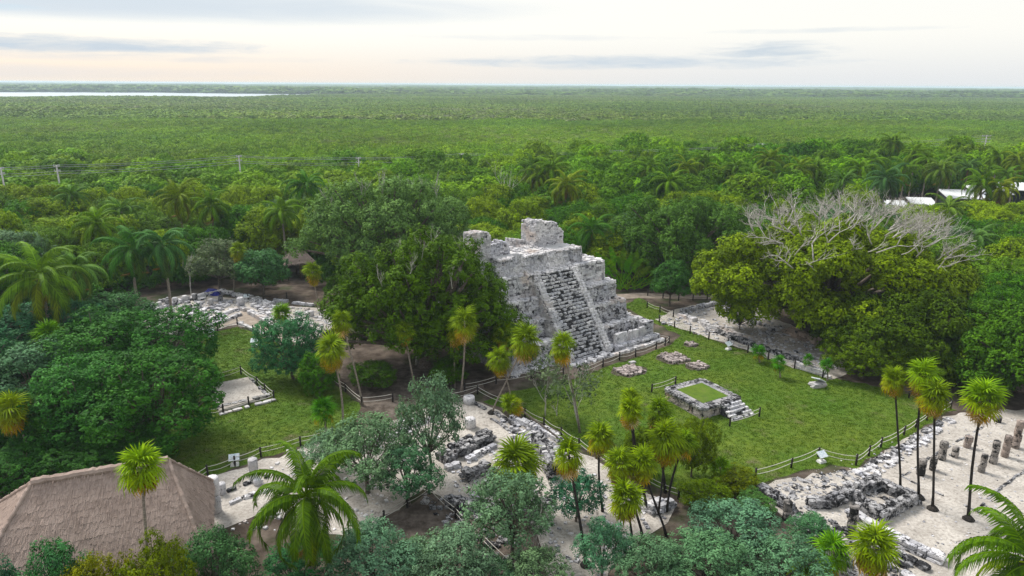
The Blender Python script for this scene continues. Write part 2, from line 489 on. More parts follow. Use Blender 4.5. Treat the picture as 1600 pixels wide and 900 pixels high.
LAWN_R = [(757, 628), (800, 612), (895, 592), (948, 574), (1044, 541), (1062, 524), (1020, 503), (970, 478), (1000, 466), (1060, 497), (1085, 521), (1150, 543), (1230, 568), (1300, 590), (1420, 614), (1490, 640), (1452, 660), (1412, 688), (1376, 706), (1338, 733), (1300, 728), (1230, 742), (1185, 762), (1120, 790), (1062, 775), (1000, 745), (930, 708), (880, 676), (820, 650)]
LAWN_L = [(303, 527), (372, 510), (400, 524), (434, 536), (480, 560), (520, 598), (545, 618), (566, 636), (560, 655), (520, 682), (410, 716), (326, 745), (296, 760), (255, 748), (230, 700), (240, 600)]
lawn_r = sheet('lawn', rough_poly(LAWN_R, 0.22, 0.8, 3), 0.010, LAWN)
lawn_l = sheet('lawn', rough_poly(LAWN_L, 0.22, 0.8, 4), 0.010, LAWN)

# bare pale ground (crumbled plaster and limestone grit) of the excavated platforms
m_, t, p, _ = mat_new('limestone_grit'); pos = wpos(t)
a = t.noise(pos, 0.5, 5, 0.6); b = t.noise(pos, 5.0, 6, 0.75); d = t.noise(pos, 1.3, 7, 0.7, 0.8)
col = t.mix(t.ramp(a, 0.35, 0.65), c4((0.50, 0.465, 0.42)), c4((0.36, 0.33, 0.295)))
col = t.mix(t.ramp(b, 0.42, 0.7, 0, 0.8), col, c4((0.21, 0.185, 0.16)))
col = t.mix(t.ramp(d, 0.56, 0.70, 0, 0.8), col, c4((0.11, 0.10, 0.088)))
col = t.mix(t.ramp(b, 0.30, 0.40, 0.6, 0), col, c4((0.62, 0.60, 0.57)))
t.put(p.inputs['Base Color'], col); p.inputs['Roughness'].default_value = 0.95; p.inputs['Specular IOR Level'].default_value = 0.15
bump(t, p, t.math('ADD', b, d), 1.0, 0.05)
GRIT = m_
def soil_mat(name, a_, b_):
    m_, t, p, _ = mat_new(name); pos = wpos(t)
    t.put(p.inputs['Base Color'], t.mix(t.ramp(t.noise(pos, 1.1, 6, 0.7), 0.35, 0.68), c4(a_), c4(b_)))
    p.inputs['Roughness'].default_value = 1.0; p.inputs['Specular IOR Level'].default_value = 0.1
    bump(t, p, t.noise(pos, 4, 5, 0.7), 0.8, 0.05)
    return m_
SOIL = soil_mat('bare_soil', (0.055, 0.043, 0.034), (0.15, 0.125, 0.105))
PATHM = soil_mat('path_dirt', (0.22, 0.18, 0.145), (0.34, 0.29, 0.24))
GRITPX = {
    'east_front': [(1184, 768), (1215, 752), (1330, 734), (1376, 712), (1412, 690), (1478, 652), (1530, 640), (1640, 640), (1760, 700), (1760, 960), (1330, 960), (1300, 905), (1290, 850), (1225, 805)],
    'middle': [(728, 622), (752, 630), (815, 660), (880, 692), (925, 715), (990, 755), (1050, 790), (1040, 820), (960, 880), (930, 930), (860, 930), (850, 850), (820, 800), (700, 785), (655, 765), (600, 810), (560, 835), (470, 830), (420, 800), (330, 835), (300, 790), (297, 763), (330, 748), (410, 720), (520, 688), (600, 660), (690, 632)],
    'far_left': [(200, 486), (290, 460), (380, 468), (440, 478), (505, 482), (530, 505), (480, 540), (435, 533), (398, 520), (371, 507), (306, 524), (240, 520)],
    'back': [(1020, 500), (1060, 482), (1110, 472), (1180, 480), (1290, 535), (1330, 580), (1300, 592), (1240, 574), (1160, 546), (1080, 519)],
}
for k_, (nm, pl) in enumerate(GRITPX.items()):
    sheet('limestone_ground', rough_poly(pl, 0.3, 0.9, 20 + k_), 0.020 + 0.004 * k_, GRIT)
sheet('bare_ground', rough_poly([(520, 575), (600, 560), (720, 585), (760, 600), (735, 625), (640, 660), (600, 650), (566, 632)], 0.3, 0.9, 31), 0.006, SOIL)
sheet('bare_ground', rough_poly([(665, 770), (715, 785), (850, 850), (860, 900), (760, 905), (600, 905), (560, 850)], 0.3, 0.9, 33), 0.006, SOIL)
sheet('gravel_path', rough_poly([(300, 524), (372, 496), (378, 484), (440, 520), (470, 545), (440, 540), (396, 515), (370, 505)], 0.1, 1.0, 35), 0.046, PATHM)
sheet('footpath', rough_poly([(930, 462), (1000, 458), (1140, 462), (1140, 468), (1000, 466), (930, 470)], 0.1, 1.5, 36), 0.008, PATHM)

# lagoon
m_, t, p, _ = mat_new('lagoon_water'); pos = wpos(t)
p.inputs['Base Color'].default_value = (0.36, 0.42, 0.45, 1); p.inputs['Roughness'].default_value = 0.32; p.inputs['Specular IOR Level'].default_value = 0.6
bump(t, p, t.noise(t.scalevec(pos, (0.06, 0.02, 1)), 1.0, 4), 0.3, 0.3)
WATER = m_
def wob(P, amp, seed):
    r = random.Random(seed); out = []
    for i, a in enumerate(P):
        b = P[(i + 1) % len(P)]
        for k in range(10):
            f = k / 10; out.append((a[0] + (b[0] - a[0]) * f + r.uniform(-amp, amp), a[1] + (b[1] - a[1]) * f + r.uniform(-amp, amp)))
    return out
LAGOON = [(-1500, 960), (-900, 1010), (-560, 1110), (-430, 1200), (-360, 1330), (-420, 1520), (-800, 1640), (-1500, 1500)]
LAGOON2 = [(700, 6600), (1500, 6800), (2600, 7000), (3000, 7600), (1200, 7500)]
LAGOON3 = [(-330, 1290), (-230, 1330), (-250, 1400), (-340, 1400)]
sheet('lagoon', wob(LAGOON, 18, 5), 2.2, WATER)
sheet('lagoon', wob(LAGOON2, 30, 6), 2.2, WATER)
sheet('lagoon', wob(LAGOON3, 6, 6), 2.2, WATER)

# ------------------------------------------------------------------ woods as one mass (geometry-node instances)
def mass(name, templates, pts, tid, scl, rot, colr, label, cat, mat, zs=None):
    """one mesh holds the clump templates and a point for each clump; geometry nodes put a clump on every point"""
    Vs, Fs, tid_a, tint = [], [], [], []; b = 0
    for k, (V, Fc, T) in enumerate(templates):
        Vs.append(V); Fs.append(Fc + b); b += len(V); tid_a.append(np.full(len(V), k)); tint.append(T)
    nt = b
    Vs.append(pts); tid_a.append(100 + np.asarray(tid)); tint.append(np.zeros(len(pts)))
    V = np.concatenate(Vs); Fc = np.concatenate(Fs); N = len(pts)
    me = mesh_of(name, V, Fc, mat, False, np.concatenate(tint))
    def attr(nm, typ, arr, key='value'):
        a = me.attributes.new(nm, typ, 'POINT'); a.data.foreach_set(key, np.ascontiguousarray(arr).ravel())
    attr('tid', 'INT', np.concatenate(tid_a).astype(np.int32))
    attr('scl', 'FLOAT_VECTOR', np.concatenate([np.ones((nt, 3)), scl]).astype(np.float32), 'vector')
    attr('rot', 'FLOAT', np.concatenate([np.zeros(nt), rot]).astype(np.float32))
    attr('col', 'FLOAT_COLOR', np.concatenate([np.ones((nt, 4)), np.concatenate([colr, np.ones((N, 1))], 1)]).astype(np.float32), 'color')
    ng = bpy.data.node_groups.new(name, 'GeometryNodeTree')
    ng.interface.new_socket('Geometry', in_out='INPUT', socket_type='NodeSocketGeometry')
    ng.interface.new_socket('Geometry', in_out='OUTPUT', socket_type='NodeSocketGeometry')
    nn, ll = ng.nodes, ng.links
    gi = nn.new('NodeGroupInput'); go = nn.new('NodeGroupOutput'); jn = nn.new('GeometryNodeJoinGeometry')
    def named(nm, typ):
        a = nn.new('GeometryNodeInputNamedAttribute'); a.data_type = typ; a.inputs['Name'].default_value = nm
        return a.outputs[0]
    ta, sa, ra = named('tid', 'INT'), named('scl', 'FLOAT_VECTOR'), named('rot', 'FLOAT')
    cx = nn.new('ShaderNodeCombineXYZ'); ll.new(ra, cx.inputs[2])
    def sel(v):
        c_ = nn.new('FunctionNodeCompare'); c_.data_type = 'INT'; c_.operation = 'EQUAL'
        ll.new(ta, c_.inputs[2]); c_.inputs[3].default_value = v
        s_ = nn.new('GeometryNodeSeparateGeometry'); s_.domain = 'POINT'
        ll.new(gi.outputs[0], s_.inputs[0]); ll.new(c_.outputs[0], s_.inputs[1])
        return s_.outputs[0]
    for k in range(len(templates)):
        ip = nn.new('GeometryNodeInstanceOnPoints')
        ll.new(sel(100 + k), ip.inputs['Points']); ll.new(sel(k), ip.inputs['Instance'])
        ll.new(cx.outputs[0], ip.inputs['Rotation']); ll.new(sa, ip.inputs['Scale'])
        ll.new(ip.outputs[0], jn.inputs[0])
    ll.new(jn.outputs[0], go.inputs[0])
    o = link(name, me)
    md = o.modifiers.new('scatter', 'NODES'); md.node_group = ng
    return tag(o, label, cat, kind='stuff')

def frustum_points(y0, y1, spacing, margin=1.08, jit=0.45):
    """jittered grid inside the camera's wedge between two distances"""
    out = []
    y = y0; row = 0
    while y < y1:
        hw = 0.76 * y * margin + 6
        n = int(2 * hw / spacing)
        xs = -hw + (np.arange(n) + (row % 2) * 0.5) * spacing
        out.append(np.stack([xs + rs.uniform(-jit, jit, n) * spacing, y + rs.uniform(-jit, jit, n) * spacing, np.zeros(n)], 1))
        y += spacing * 0.87; row += 1
    return np.concatenate(out)

def vnoise(P, s, seed):
    """cheap smooth value noise on x, y"""
    r = np.random.RandomState(seed); g = r.rand(128, 128)
    x = P[:, 0] / s; y = P[:, 1] / s
    i = np.floor(x).astype(int); j = np.floor(y).astype(int); fx = x - i; fy = y - j
    fx = fx * fx * (3 - 2 * fx); fy = fy * fy * (3 - 2 * fy)
    h = lambda a, b: g[a % 128, b % 128]
    return (h(i, j) * (1 - fx) + h(i + 1, j) * fx) * (1 - fy) + (h(i, j + 1) * (1 - fx) + h(i + 1, j + 1) * fx) * fy

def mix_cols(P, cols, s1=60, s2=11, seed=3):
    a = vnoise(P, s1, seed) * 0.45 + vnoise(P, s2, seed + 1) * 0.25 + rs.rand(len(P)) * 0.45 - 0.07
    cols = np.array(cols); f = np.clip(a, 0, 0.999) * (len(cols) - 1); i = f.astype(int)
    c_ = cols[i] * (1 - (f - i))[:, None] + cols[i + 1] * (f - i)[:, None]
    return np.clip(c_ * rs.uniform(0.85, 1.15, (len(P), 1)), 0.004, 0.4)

# mangrove wood beyond the power line
MT = []
for k in range(5):
    L = dome_lobes(50 + k, 3.0, 4.6, 7, (0.8, 1.25), 1.5)
    MT.append(crown(60 + k, L, spacing=0.85, clump=0.55, leaf=0.25, k=13, low=-0.2, inner=0.0, aspect=0.55))
MT2 = []
for k in range(4):
    L = dome_lobes(80 + k, 3.0, 4.2, 9, (0.6, 1.1), 1.4)
    MT2.append(crown(90 + k, L, spacing=1.0, clump=0.6, leaf=0.5, k=5, low=0.0, inner=0.0, aspect=0.6))
MCOLS = [(0.06, 0.125, 0.022), (0.085, 0.155, 0.024), (0.105, 0.18, 0.028), (0.13, 0.195, 0.036), (0.14, 0.175, 0.075)]
P1 = frustum_points(172, 460, 3.1)
s = rs.uniform(0.62, 1.0, len(P1)) * (0.8 + 0.45 * vnoise(P1, 23, 9))
sc1 = np.stack([s, s, rs.uniform(0.72, 0.98, len(P1)) * (0.72 + 0.5 * vnoise(P1, 40, 5))], 1)
mass('mangrove_forest', MT, P1, rs.randint(0, 5, len(P1)), sc1, rs.rand(len(P1)) * 6.28, mix_cols(P1, MCOLS, 70, 14, 3) * (0.85 + 0.5 * vnoise(P1, 55, 71))[:, None],
     'low yellow-green mangrove wood spreading flat beyond the power line', 'mangrove', LEAF_I)
P2 = frustum_points(455, 1500, 7.0, 1.04)
ok = np.array([not any(inpoly(q[0], q[1], l) for l in (LAGOON, LAGOON3)) for q in P2]); P2 = P2[ok]
s = rs.uniform(1.3, 2.0, len(P2))
sc2 = np.stack([s, s, rs.uniform(0.8, 1.15, len(P2)) * (0.75 + 0.5 * vnoise(P2, 90, 15))], 1)
mass('distant_mangrove_forest', MT2, P2, rs.randint(0, 4, len(P2)), sc2, rs.rand(len(P2)) * 6.28, mix_cols(P2, MCOLS, 160, 40, 13) * np.array([1.0, 0.9, 1.35]) * (0.8 + 0.45 * vnoise(P2, 130, 72))[:, None],  # greyer, bluer multiplier paints extra distance haze into these leaf colours
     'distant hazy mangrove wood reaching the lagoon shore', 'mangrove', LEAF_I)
P3 = frustum_points(1495, 8500, 46, 1.02)
ok = np.array([not any(inpoly(q[0], q[1], l) for l in (LAGOON, LAGOON2)) for q in P3]); P3 = P3[ok]
s = rs.uniform(8, 15, len(P3))
sc3 = np.stack([s, s, rs.uniform(1.2, 2.4, len(P3)) * (0.8 + 1.0 * vnoise(P3, 500, 25))], 1)
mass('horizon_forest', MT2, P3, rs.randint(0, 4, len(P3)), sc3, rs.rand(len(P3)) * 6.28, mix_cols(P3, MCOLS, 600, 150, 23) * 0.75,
     'faint blue-green forest along the horizon behind the lagoon', 'forest', LEAF_I)

# the taller jungle between the site and the power line: near trees are things, the far mass is one object
BOUND = [(-500, 620), (-200, 560), (0, 500), (180, 470), (300, 446), (470, 447), (560, 470), (740, 462), (800, 440), (960, 440), (1010, 448), (1120, 452), (1190, 466), (1330, 515), (1440, 535), (1600, 545), (2100, 560)]
def bound(px):
    for (x0, y0), (x1, y1) in zip(BOUND, BOUND[1:]):
        if x0 <= px <= x1: return y0 + (y1 - y0) * (px - x0) / (x1 - x0)
    return 560
HEROES = []      # (x, y, r) footprints kept clear by the fill
for px, py, r_ in ((620, 470, 9), (1290, 480, 12), (1060, 440, 6), (1405, 490, 8), (462, 440, 4), (1000, 450, 3), (1440, 340, 12), (1560, 335, 10), (205, 470, 3), (850, 410, 4)):
    g_ = G(px, py); HEROES.append((g_.x, g_.y, r_))
JT = []
for k in range(6):
    L = dome_lobes(150 + k, 4.0, 8.0, 10, (1.1, 1.8), 2.1)
    JT.append(crown(160 + k, L, spacing=0.75, clump=0.5, leaf=0.2, k=20, low=-0.35, inner=0.05))
PJ = frustum_points(122, 192, 6.0, 1.1)
PJ = PJ[np.array([q[1] < 178 + 10 * math.sin(q[0] * 0.03) + (q[0] > 30) * 10 for q in PJ])]
for hx, hy, hr in HEROES: PJ = PJ[np.hypot(PJ[:, 0] - hx, PJ[:, 1] - hy) > hr]
PJ = PJ[np.array([not (1355 < proj(*q)[0] < 1650 and q[1] < 136) for q in PJ])]
s = 0.72 + 0.75 * rs.rand(len(PJ)) ** 1.6
JCOLS = [(0.03, 0.085, 0.014), (0.06, 0.135, 0.016), (0.085, 0.17, 0.018), (0.115, 0.185, 0.018), (0.095, 0.155, 0.045)]
mass('jungle_canopy', JT, PJ, rs.randint(0, 6, len(PJ)), np.stack([s, s, (0.62 + 0.35 * s) * rs.uniform(.9, 1.1, len(PJ)) * np.interp(PJ[:, 0], [-60, -10, 30, 90], [1.0, 1.08, 1.25, 1.34]) * np.interp(PJ[:, 1], [120, 150, 165], [0.9, 0.95, 1.05])], 1), rs.rand(len(PJ)) * 6.28, mix_cols(PJ, JCOLS, 40, 9, 33) * rs.uniform(0.8, 1.5, (len(PJ), 1)),
     'dense bright green jungle canopy in front of the power line', 'jungle', LEAF_I)
PF = frustum_points(58, 124, 5.9, 1.1)
nfill = 0
KINDS = [('dome', GREEN, 'bright green round-crowned jungle tree'), ('dome', LIME, 'yellow-green round-crowned jungle tree'),
         ('full', DARK, 'dark green ragged jungle tree'), ('rough', OLIVE, 'olive ragged jungle tree'),
         ('full', (0.085, 0.15, 0.03), 'dull green small-leaved jungle tree'), ('shrub', (0.085, 0.14, 0.075), 'greyish green open-crowned jungle tree')]
for q in PF:
    px, py = proj(q[0], q[1], 0)
    if py > bound(px) or any(math.hypot(q[0] - hx, q[1] - hy) < hr for hx, hy, hr in HEROES): continue
    if not -160 < px < 1760: continue
    v1 = float(vnoise(np.array([q]), 17, 77)[0]) * 0.6 + rnd.random() * 0.55
    k = min(5, int(v1 * 5.6))
    kind, colr, lab = KINDS[k]
    edge = bound(px) - py < 18
    H_ = rnd.uniform(6.0, 8.6) * (0.8 if edge else 1.0)
    if px > 1150: H_ *= 0.92
    if 700 < px < 1000 and py > 400: H_ = min(H_, 6.3)
    if 1365 < px < 1640 and q[1] < 135: H_ = min(H_, at_y(px, 322 if px < 1470 else 314, q[1]).z) if at_y(px, 318, q[1]).z > 2.5 else 2.5
    zone = [n_ for lim, n_ in ((150, 'above the dark thicket'), (430, 'behind the colonnade ruin'), (560, 'around the small thatched shelter'), (760, 'behind the broad grey-green tree'), (960, 'behind the temple'), (1180, 'behind the footpath'), (1360, 'behind the giant fig'), (9999, 'by the white-roofed bungalows')) if px < lim][0]
    lab = lab + ' ' + zone + (', edging the clearing' if bound(px) - py < 30 else ', deep in the wood' if q[1] > 105 else '')
    lab = ' '.join(lab.split()[:16])
    add_tree(kind, (q[0], q[1], 0), rnd.uniform(3.2, 4.4) * (0.85 if edge else 1), H_, colr,
             'jungle_tree', lab, 'jungle trees around the clearing')
    nfill += 1
print('fill trees', nfill, 'canopy', len(PJ), 'mangrove', len(P1), len(P2), len(P3))

# ================================================================== stonework
ROCKS = {}
def rock_mesh(i, mat):
    key = (i, mat.name)
    if key in ROCKS: return ROCKS[key]
    r = random.Random(400 + i); V = []; idx = {}; F = []
    for x in (-1, 0, 1):
        for y in (-1, 0, 1):
            for z in (-1, 0, 1):
                if (x, y, z) == (0, 0, 0): continue
                k = abs(x) + abs(y) + abs(z); f = {1: 1.0, 2: 0.95, 3: 0.86}[k]
                idx[(x, y, z)] = len(V)
                V.append(tuple(0.5 * f * c_ + r.uniform(-.055, .055) for c_ in (x, y, z)))
    for ax in range(3):
        for sgn in (-1, 1):
            for i0 in (-1, 0):
                for j0 in (-1, 0):
                    q = []
                    for di, dj in ((0, 0), (1, 0), (1, 1), (0, 1)):
                        v = [0, 0, 0]; v[ax] = sgn; v[(ax + 1) % 3] = i0 + di; v[(ax + 2) % 3] = j0 + dj; q.append(idx[tuple(v)])
                    F.append(tuple(q if sgn > 0 else q[::-1]))
    me = mesh_of('stone', V, F, mat, False, [r.random()] * len(V)); ROCKS[key] = me
    return me

def stone(parent, loc, size, rz=0.0, mat=None, name='stone', tilt=0.06):
    o = link(name, rock_mesh(rnd.randrange(12), mat or STONE), parent, loc, (rnd.uniform(-tilt, tilt), rnd.uniform(-tilt, tilt), rz), size)
    return o

def small_stone(mb, c_, s_, rz, r):
    """eight-cornered rough block, joined into a mass"""
    ca, sa = math.cos(rz), math.sin(rz); V = []
    for z in (-.5, .5):
        for x, y in ((-.5, -.5), (.5, -.5), (.5, .5), (-.5, .5)):
            k = 0.86 if z > 0 else 1
            X, Y, Z = (x * k + r.uniform(-.09, .09)) * s_[0], (y * k + r.uniform(-.09, .09)) * s_[1], (z + r.uniform(-.12, .12)) * s_[2]
            V.append((c_[0] + X * ca - Y * sa, c_[1] + X * sa + Y * ca, c_[2] + Z))
    mb.add(V, [(0, 3, 2, 1), (4, 5, 6, 7), (0, 1, 5, 4), (1, 2, 6, 5), (2, 3, 7, 6), (3, 0, 4, 7)], r.random())

def face_stones(mb, O, U, Wd, Hh, N, size=(0.38, 0.24), batter=0.0, r=None, miss=0.06, proud=(0.0, 0.07), ragged=0.0, zmax=None, erode=0.0):
    """rough coursed masonry on an upright face: origin O, unit U along it, outward normal N"""
    r = r or rnd; z = 0.0; O, U, N = Vector(O), Vector(U), Vector(N); ph = [r.uniform(0, 9) for _ in range(4)]
    er = lambda x, z: math.sin(x * 1.7 + ph[0]) * math.sin(z * 2.3 + x * .6 + ph[1]) + .6 * math.sin(x * 3.9 + ph[2]) * math.sin(z * 4.1 + ph[3])
    while z < Hh - 0.05:
        h = min(size[1] * r.uniform(0.75, 1.35), Hh - z)
        if Hh - z - h < 0.08: h = Hh - z
        x = -0.02
        while x < Wd:
            w_ = min(size[0] * r.uniform(0.5, 1.7), Wd - x + 0.02)
            top = zmax(x + w_ / 2) if zmax else Hh
            if erode and er(x, z) > 1.25 - erode: x += w_; continue
            if r.random() > miss and z + h * 0.5 < top - r.random() * ragged:
                g = 0.012; pr = r.uniform(*proud) + (.09 * er(x, z) if erode else 0); b = O + U * x + Vector((0, 0, z)) - N * (batter * z)
                j = lambda a: r.uniform(-a, a)
                fr = [b + U * (g + j(.02)) + Vector((0, 0, g + j(.02))) + N * (pr + j(.015)), b + U * (w_ - g + j(.02)) + Vector((0, 0, g + j(.02))) + N * (pr + j(.015)),
                      b + U * (w_ - g + j(.02)) + Vector((0, 0, h - g + j(.02))) + N * (pr - batter * h + j(.015)), b + U * (g + j(.02)) + Vector((0, 0, h - g + j(.02))) + N * (pr - batter * h + j(.015))]
                bk = [q - N * (pr + 0.12) for q in fr]
                mb.add(fr + bk, [(0, 1, 2, 3), (0, 3, 7, 4), (1, 5, 6, 2), (3, 2, 6, 7), (0, 4, 5, 1)], r.random())
            x += w_
        z += h

# ------------------------------------------------------------------ the pyramid (local axes: a along the stair front, b towards the back)
YAW = 0.644
PYR_O = (7.27, 62.26, 0.0)
pyr = thing('stepped_pyramid', 'tall grey-white stepped stone pyramid with a steep stair and a ruined temple on top', 'pyramid', PYR_O, YAW)
def PB(px, py, b):
    """pixel -> (a, z) on the upright plane b = const of the pyramid"""
    e1 = Vector((math.cos(YAW), math.sin(YAW), 0)); e2 = Vector((-math.sin(YAW), math.cos(YAW), 0))
    d = Vector(ray(px, py)); o = Vector((0, 0, CAM_H)) - Vector(PYR_O)
    t_ = (b - o.dot(e2)) / d.dot(e2); q = o + d * t_
    return q.dot(e1), q.z
# tiers: (a_left, a_right, b_front, b_back, z0, z1)
TIERS = [(-8.6, 9.0, 1.6, 15.6, 0.0, 1.95), (-7.8, 8.35, 3.35, 14.6, 1.95, 3.62), (-7.1, 7.75, 4.35, 13.8, 3.62, 5.45), (-6.3, 7.05, 5.4, 13.0, 5.45, 7.55)]
for i, (a0, a1, b0, b1, z0, z1) in enumerate(TIERS):
    ins = 0.10 * (z1 - z0); r = random.Random(50 + i)
    mb = MB(); mb.box((a0, b0, z0 - 0.3), (a1, b1, z1 - 0.06), 0.4, (a0 + ins, b0 + ins, a1 - ins, b1 - ins))
    # crumbled top edge: lumps of rubble
    tier = mb.build('tier', MORTAR, pyr)
    sm = MB(); h = z1 - z0
    for O, U, Wd, N in (((a0, b0, z0), (1, 0, 0), a1 - a0, (0, -1, 0)), ((a1, b0, z0), (0, 1, 0), b1 - b0, (1, 0, 0)), ((a0, b1, z0), (0, -1, 0), b1 - b0, (-1, 0, 0))):
        face_stones(sm, O, U, Wd, h, N, (0.36, 0.22), 0.10, r, 0.06, (0.03, 0.13), 0.35, None, .55)
    o = sm.build('masonry', STONE if i < 3 else STONE_LIGHT, tier); o['kind'] = 'stuff'
    tp = MB()
    for k in range(int((a1 - a0) * 16)):
        x = r.uniform(a0 + ins, a1 - ins); y = b0 + ins + abs(r.gauss(0, 0.45))
        small_stone(tp, (x, y, z1 - 0.04), (r.uniform(.15, .65), r.uniform(.15, .5), r.uniform(.05, .34)), r.uniform(0, 3), r)
    for k in range(int((b1 - b0) * 12)):
        y = r.uniform(b0, b1 - .4); x = a1 - ins - abs(r.gauss(0, 0.35))
        small_stone(tp, (x, y, z1 - 0.04), (r.uniform(.15, .65), r.uniform(.15, .5), r.uniform(.05, .34)), r.uniform(0, 3), r)
    o = tp.build('edge_stones', STONE_LIGHT, tier); o['kind'] = 'stuff'
# stairway: every step a row of blocks
S0, S1, SZ, SB = -1.75, 2.35, 7.5, 5.35
NST = 26
rise, run = SZ / NST, SB / NST
mb = MB()
prof = [(S0, -0.0), (S1, -0.0)]
V = []; F = []
for k in range(NST):
    mb.box((S0 + .02, k * run + 0.06, -0.2), (S1 - .02, SB + .4, (k + 1) * rise - 0.13), 0.3)
stair = mb.build('stairway', CORE_DARK, pyr)
r = random.Random(61); cnt = 0; rest = MB()
for k in range(NST):
    x = S0
    while x < S1 - 0.1:
        w_ = min(r.uniform(0.24, 0.52), S1 - x)
        if S1 - x - w_ < 0.15: w_ = S1 - x
        if r.random() > 0.12:
            d = r.uniform(0.22, 0.36); y0 = k * run + r.uniform(-0.05, 0.08); hh = rise * r.uniform(0.62, 0.95)
            c_ = (x + w_ / 2, y0 + d / 2, (k + 1) * rise - hh / 2 + r.uniform(-.025, .015))
            if cnt < 290:
                stone(stair, c_, (w_ * 0.97, d, hh), r.uniform(-.06, .06), STONE_STAIR, 'step_stone', 0.035); cnt += 1
            else: small_stone(rest, c_, (w_ * 0.97, d, hh), r.uniform(-.04, .04), r)
        x += w_
if rest.V: rest.build('upper_step_stones', STONE_STAIR, stair)['kind'] = 'stuff'
# balustrades
for s0, s1 in ((S0 - 0.75, S0), (S1, S1 + 0.75)):
    mb = MB(); mb.add([(s0, -0.1, -.2), (s1, -0.1, -.2), (s1, SB + .5, SZ - .1), (s0, SB + .5, SZ - .1), (s0, SB + .5, -.2), (s1, SB + .5, -.2), (s0, -0.1, .25), (s1, -.1, .25), (s0, SB + .1, SZ - .05), (s1, SB + .1, SZ - .05)],
        [(0, 1, 7, 6), (6, 7, 9, 8), (8, 9, 3, 2) if False else (8, 9, 2, 3), (0, 6, 8, 3, 4), (1, 5, 2, 9, 7), (4, 3, 2, 5), (0, 4, 5, 1)], 0.5)
    bal = mb.build('balustrade', MORTAR, pyr); sm = MB()
    n = 30
    for k in range(n):
        f = (k + .5) / n
        for xx in (s0 + .19, s1 - .19):
            small_stone(sm, (xx + r.uniform(-.03, .03), -0.1 + f * (SB + .2), .27 + f * (SZ - .3)), (r.uniform(.3, .42), r.uniform(.24, .34), r.uniform(.25, .36)), r.uniform(-.15, .15), r)
    # side masonry following the slope
    for xx, sg in ((s0, -1), (s1, 1)):
        for k in range(18):
            yb = k / 18 * SB; ztop = .25 + (yb + .15) / (SB + .2) * (SZ - .3); z = 0.0
            while z < ztop - .1:
                small_stone(sm, (xx + sg * r.uniform(-.02, .03), yb + .15, z + .12), (.14, r.uniform(.24, .34), r.uniform(.16, .26)), 0, r); z += .25
    sm.build('masonry', STONE_LIGHT, bal)['kind'] = 'stuff'

# ruined temple on the summit
r = random.Random(71)
tb0, tb1 = 6.5, 12.2
aL, aR = -5.6, 4.75
ZT = 9.0
temple = thing('temp', None, None); bpy.data.objects.remove(temple)
mb = MB(); mb.box((aL, tb0, 7.4), (aR, tb1, ZT - 0.06), .5, (aL + .1, tb0 + .12, aR - .1, tb1))
temple = mb.build('temple_platform', MORTAR, pyr)
sm = MB()
face_stones(sm, (aL, tb0, 7.5), (1, 0, 0), aR - aL, ZT - 7.5, (0, -1, 0), (.36, .2), .08, r, .05, (.02, .12), .6, None, .6)
face_stones(sm, (aR, tb0, 7.5), (0, 1, 0), tb1 - tb0, ZT - 7.5, (1, 0, 0), (.36, .2), .06, r, .05, (0, .07), .2)
face_stones(sm, (aL, tb1, 7.5), (0, -1, 0), tb1 - tb0, ZT - 7.5, (-1, 0, 0), (.36, .2), .06, r, .05, (0, .07), .2)
sm.build('masonry', STONE, temple)['kind'] = 'stuff'
# plaster floor patch and rubble on it
pm = MB(); pm.add([(aL + .3, tb0 + .3, ZT + .012), (aR - .25, tb0 + .3, ZT + .012), (aR - .25, tb1 - .2, ZT + .012), (aL + .3, tb1 - .2, ZT + .012)], [(0, 1, 2, 3)])
pm.build('temple_floor', PLASTER, temple)
tp = MB()
for k in range(260):
    x = r.uniform(aL + .1, aR - .1); y = tb0 + abs(r.gauss(0, .5)) + .1
    small_stone(tp, (x, y, ZT + .02), (r.uniform(.15, .5), r.uniform(.15, .4), r.uniform(.06, .22)), r.uniform(0, 3), r)
for k in range(620):      # rubble slope spilling over the front of the temple platform
    x = r.uniform(aL - .2, 2.6); f = r.random(); hump = .75 + .25 * math.sin(x * 1.3) + .15 * math.sin(x * 3.1)
    small_stone(tp, (x, tb0 + .35 - (1 - f) * .75, 7.55 + f * 1.6 * hump), (r.uniform(.2, .8), r.uniform(.2, .6), r.uniform(.12, .45)), r.uniform(0, 3), r)
for k in range(130):
    x = r.uniform(-2.2, 1.5); y = r.uniform(tb0 + .2, 11.5)
    small_stone(tp, (x, y, ZT + .05), (r.uniform(.15, .5), r.uniform(.15, .4), r.uniform(.06, .3)), r.uniform(0, 3), r)
tp.build('rubble', STONE_LIGHT, temple)['kind'] = 'stuff'

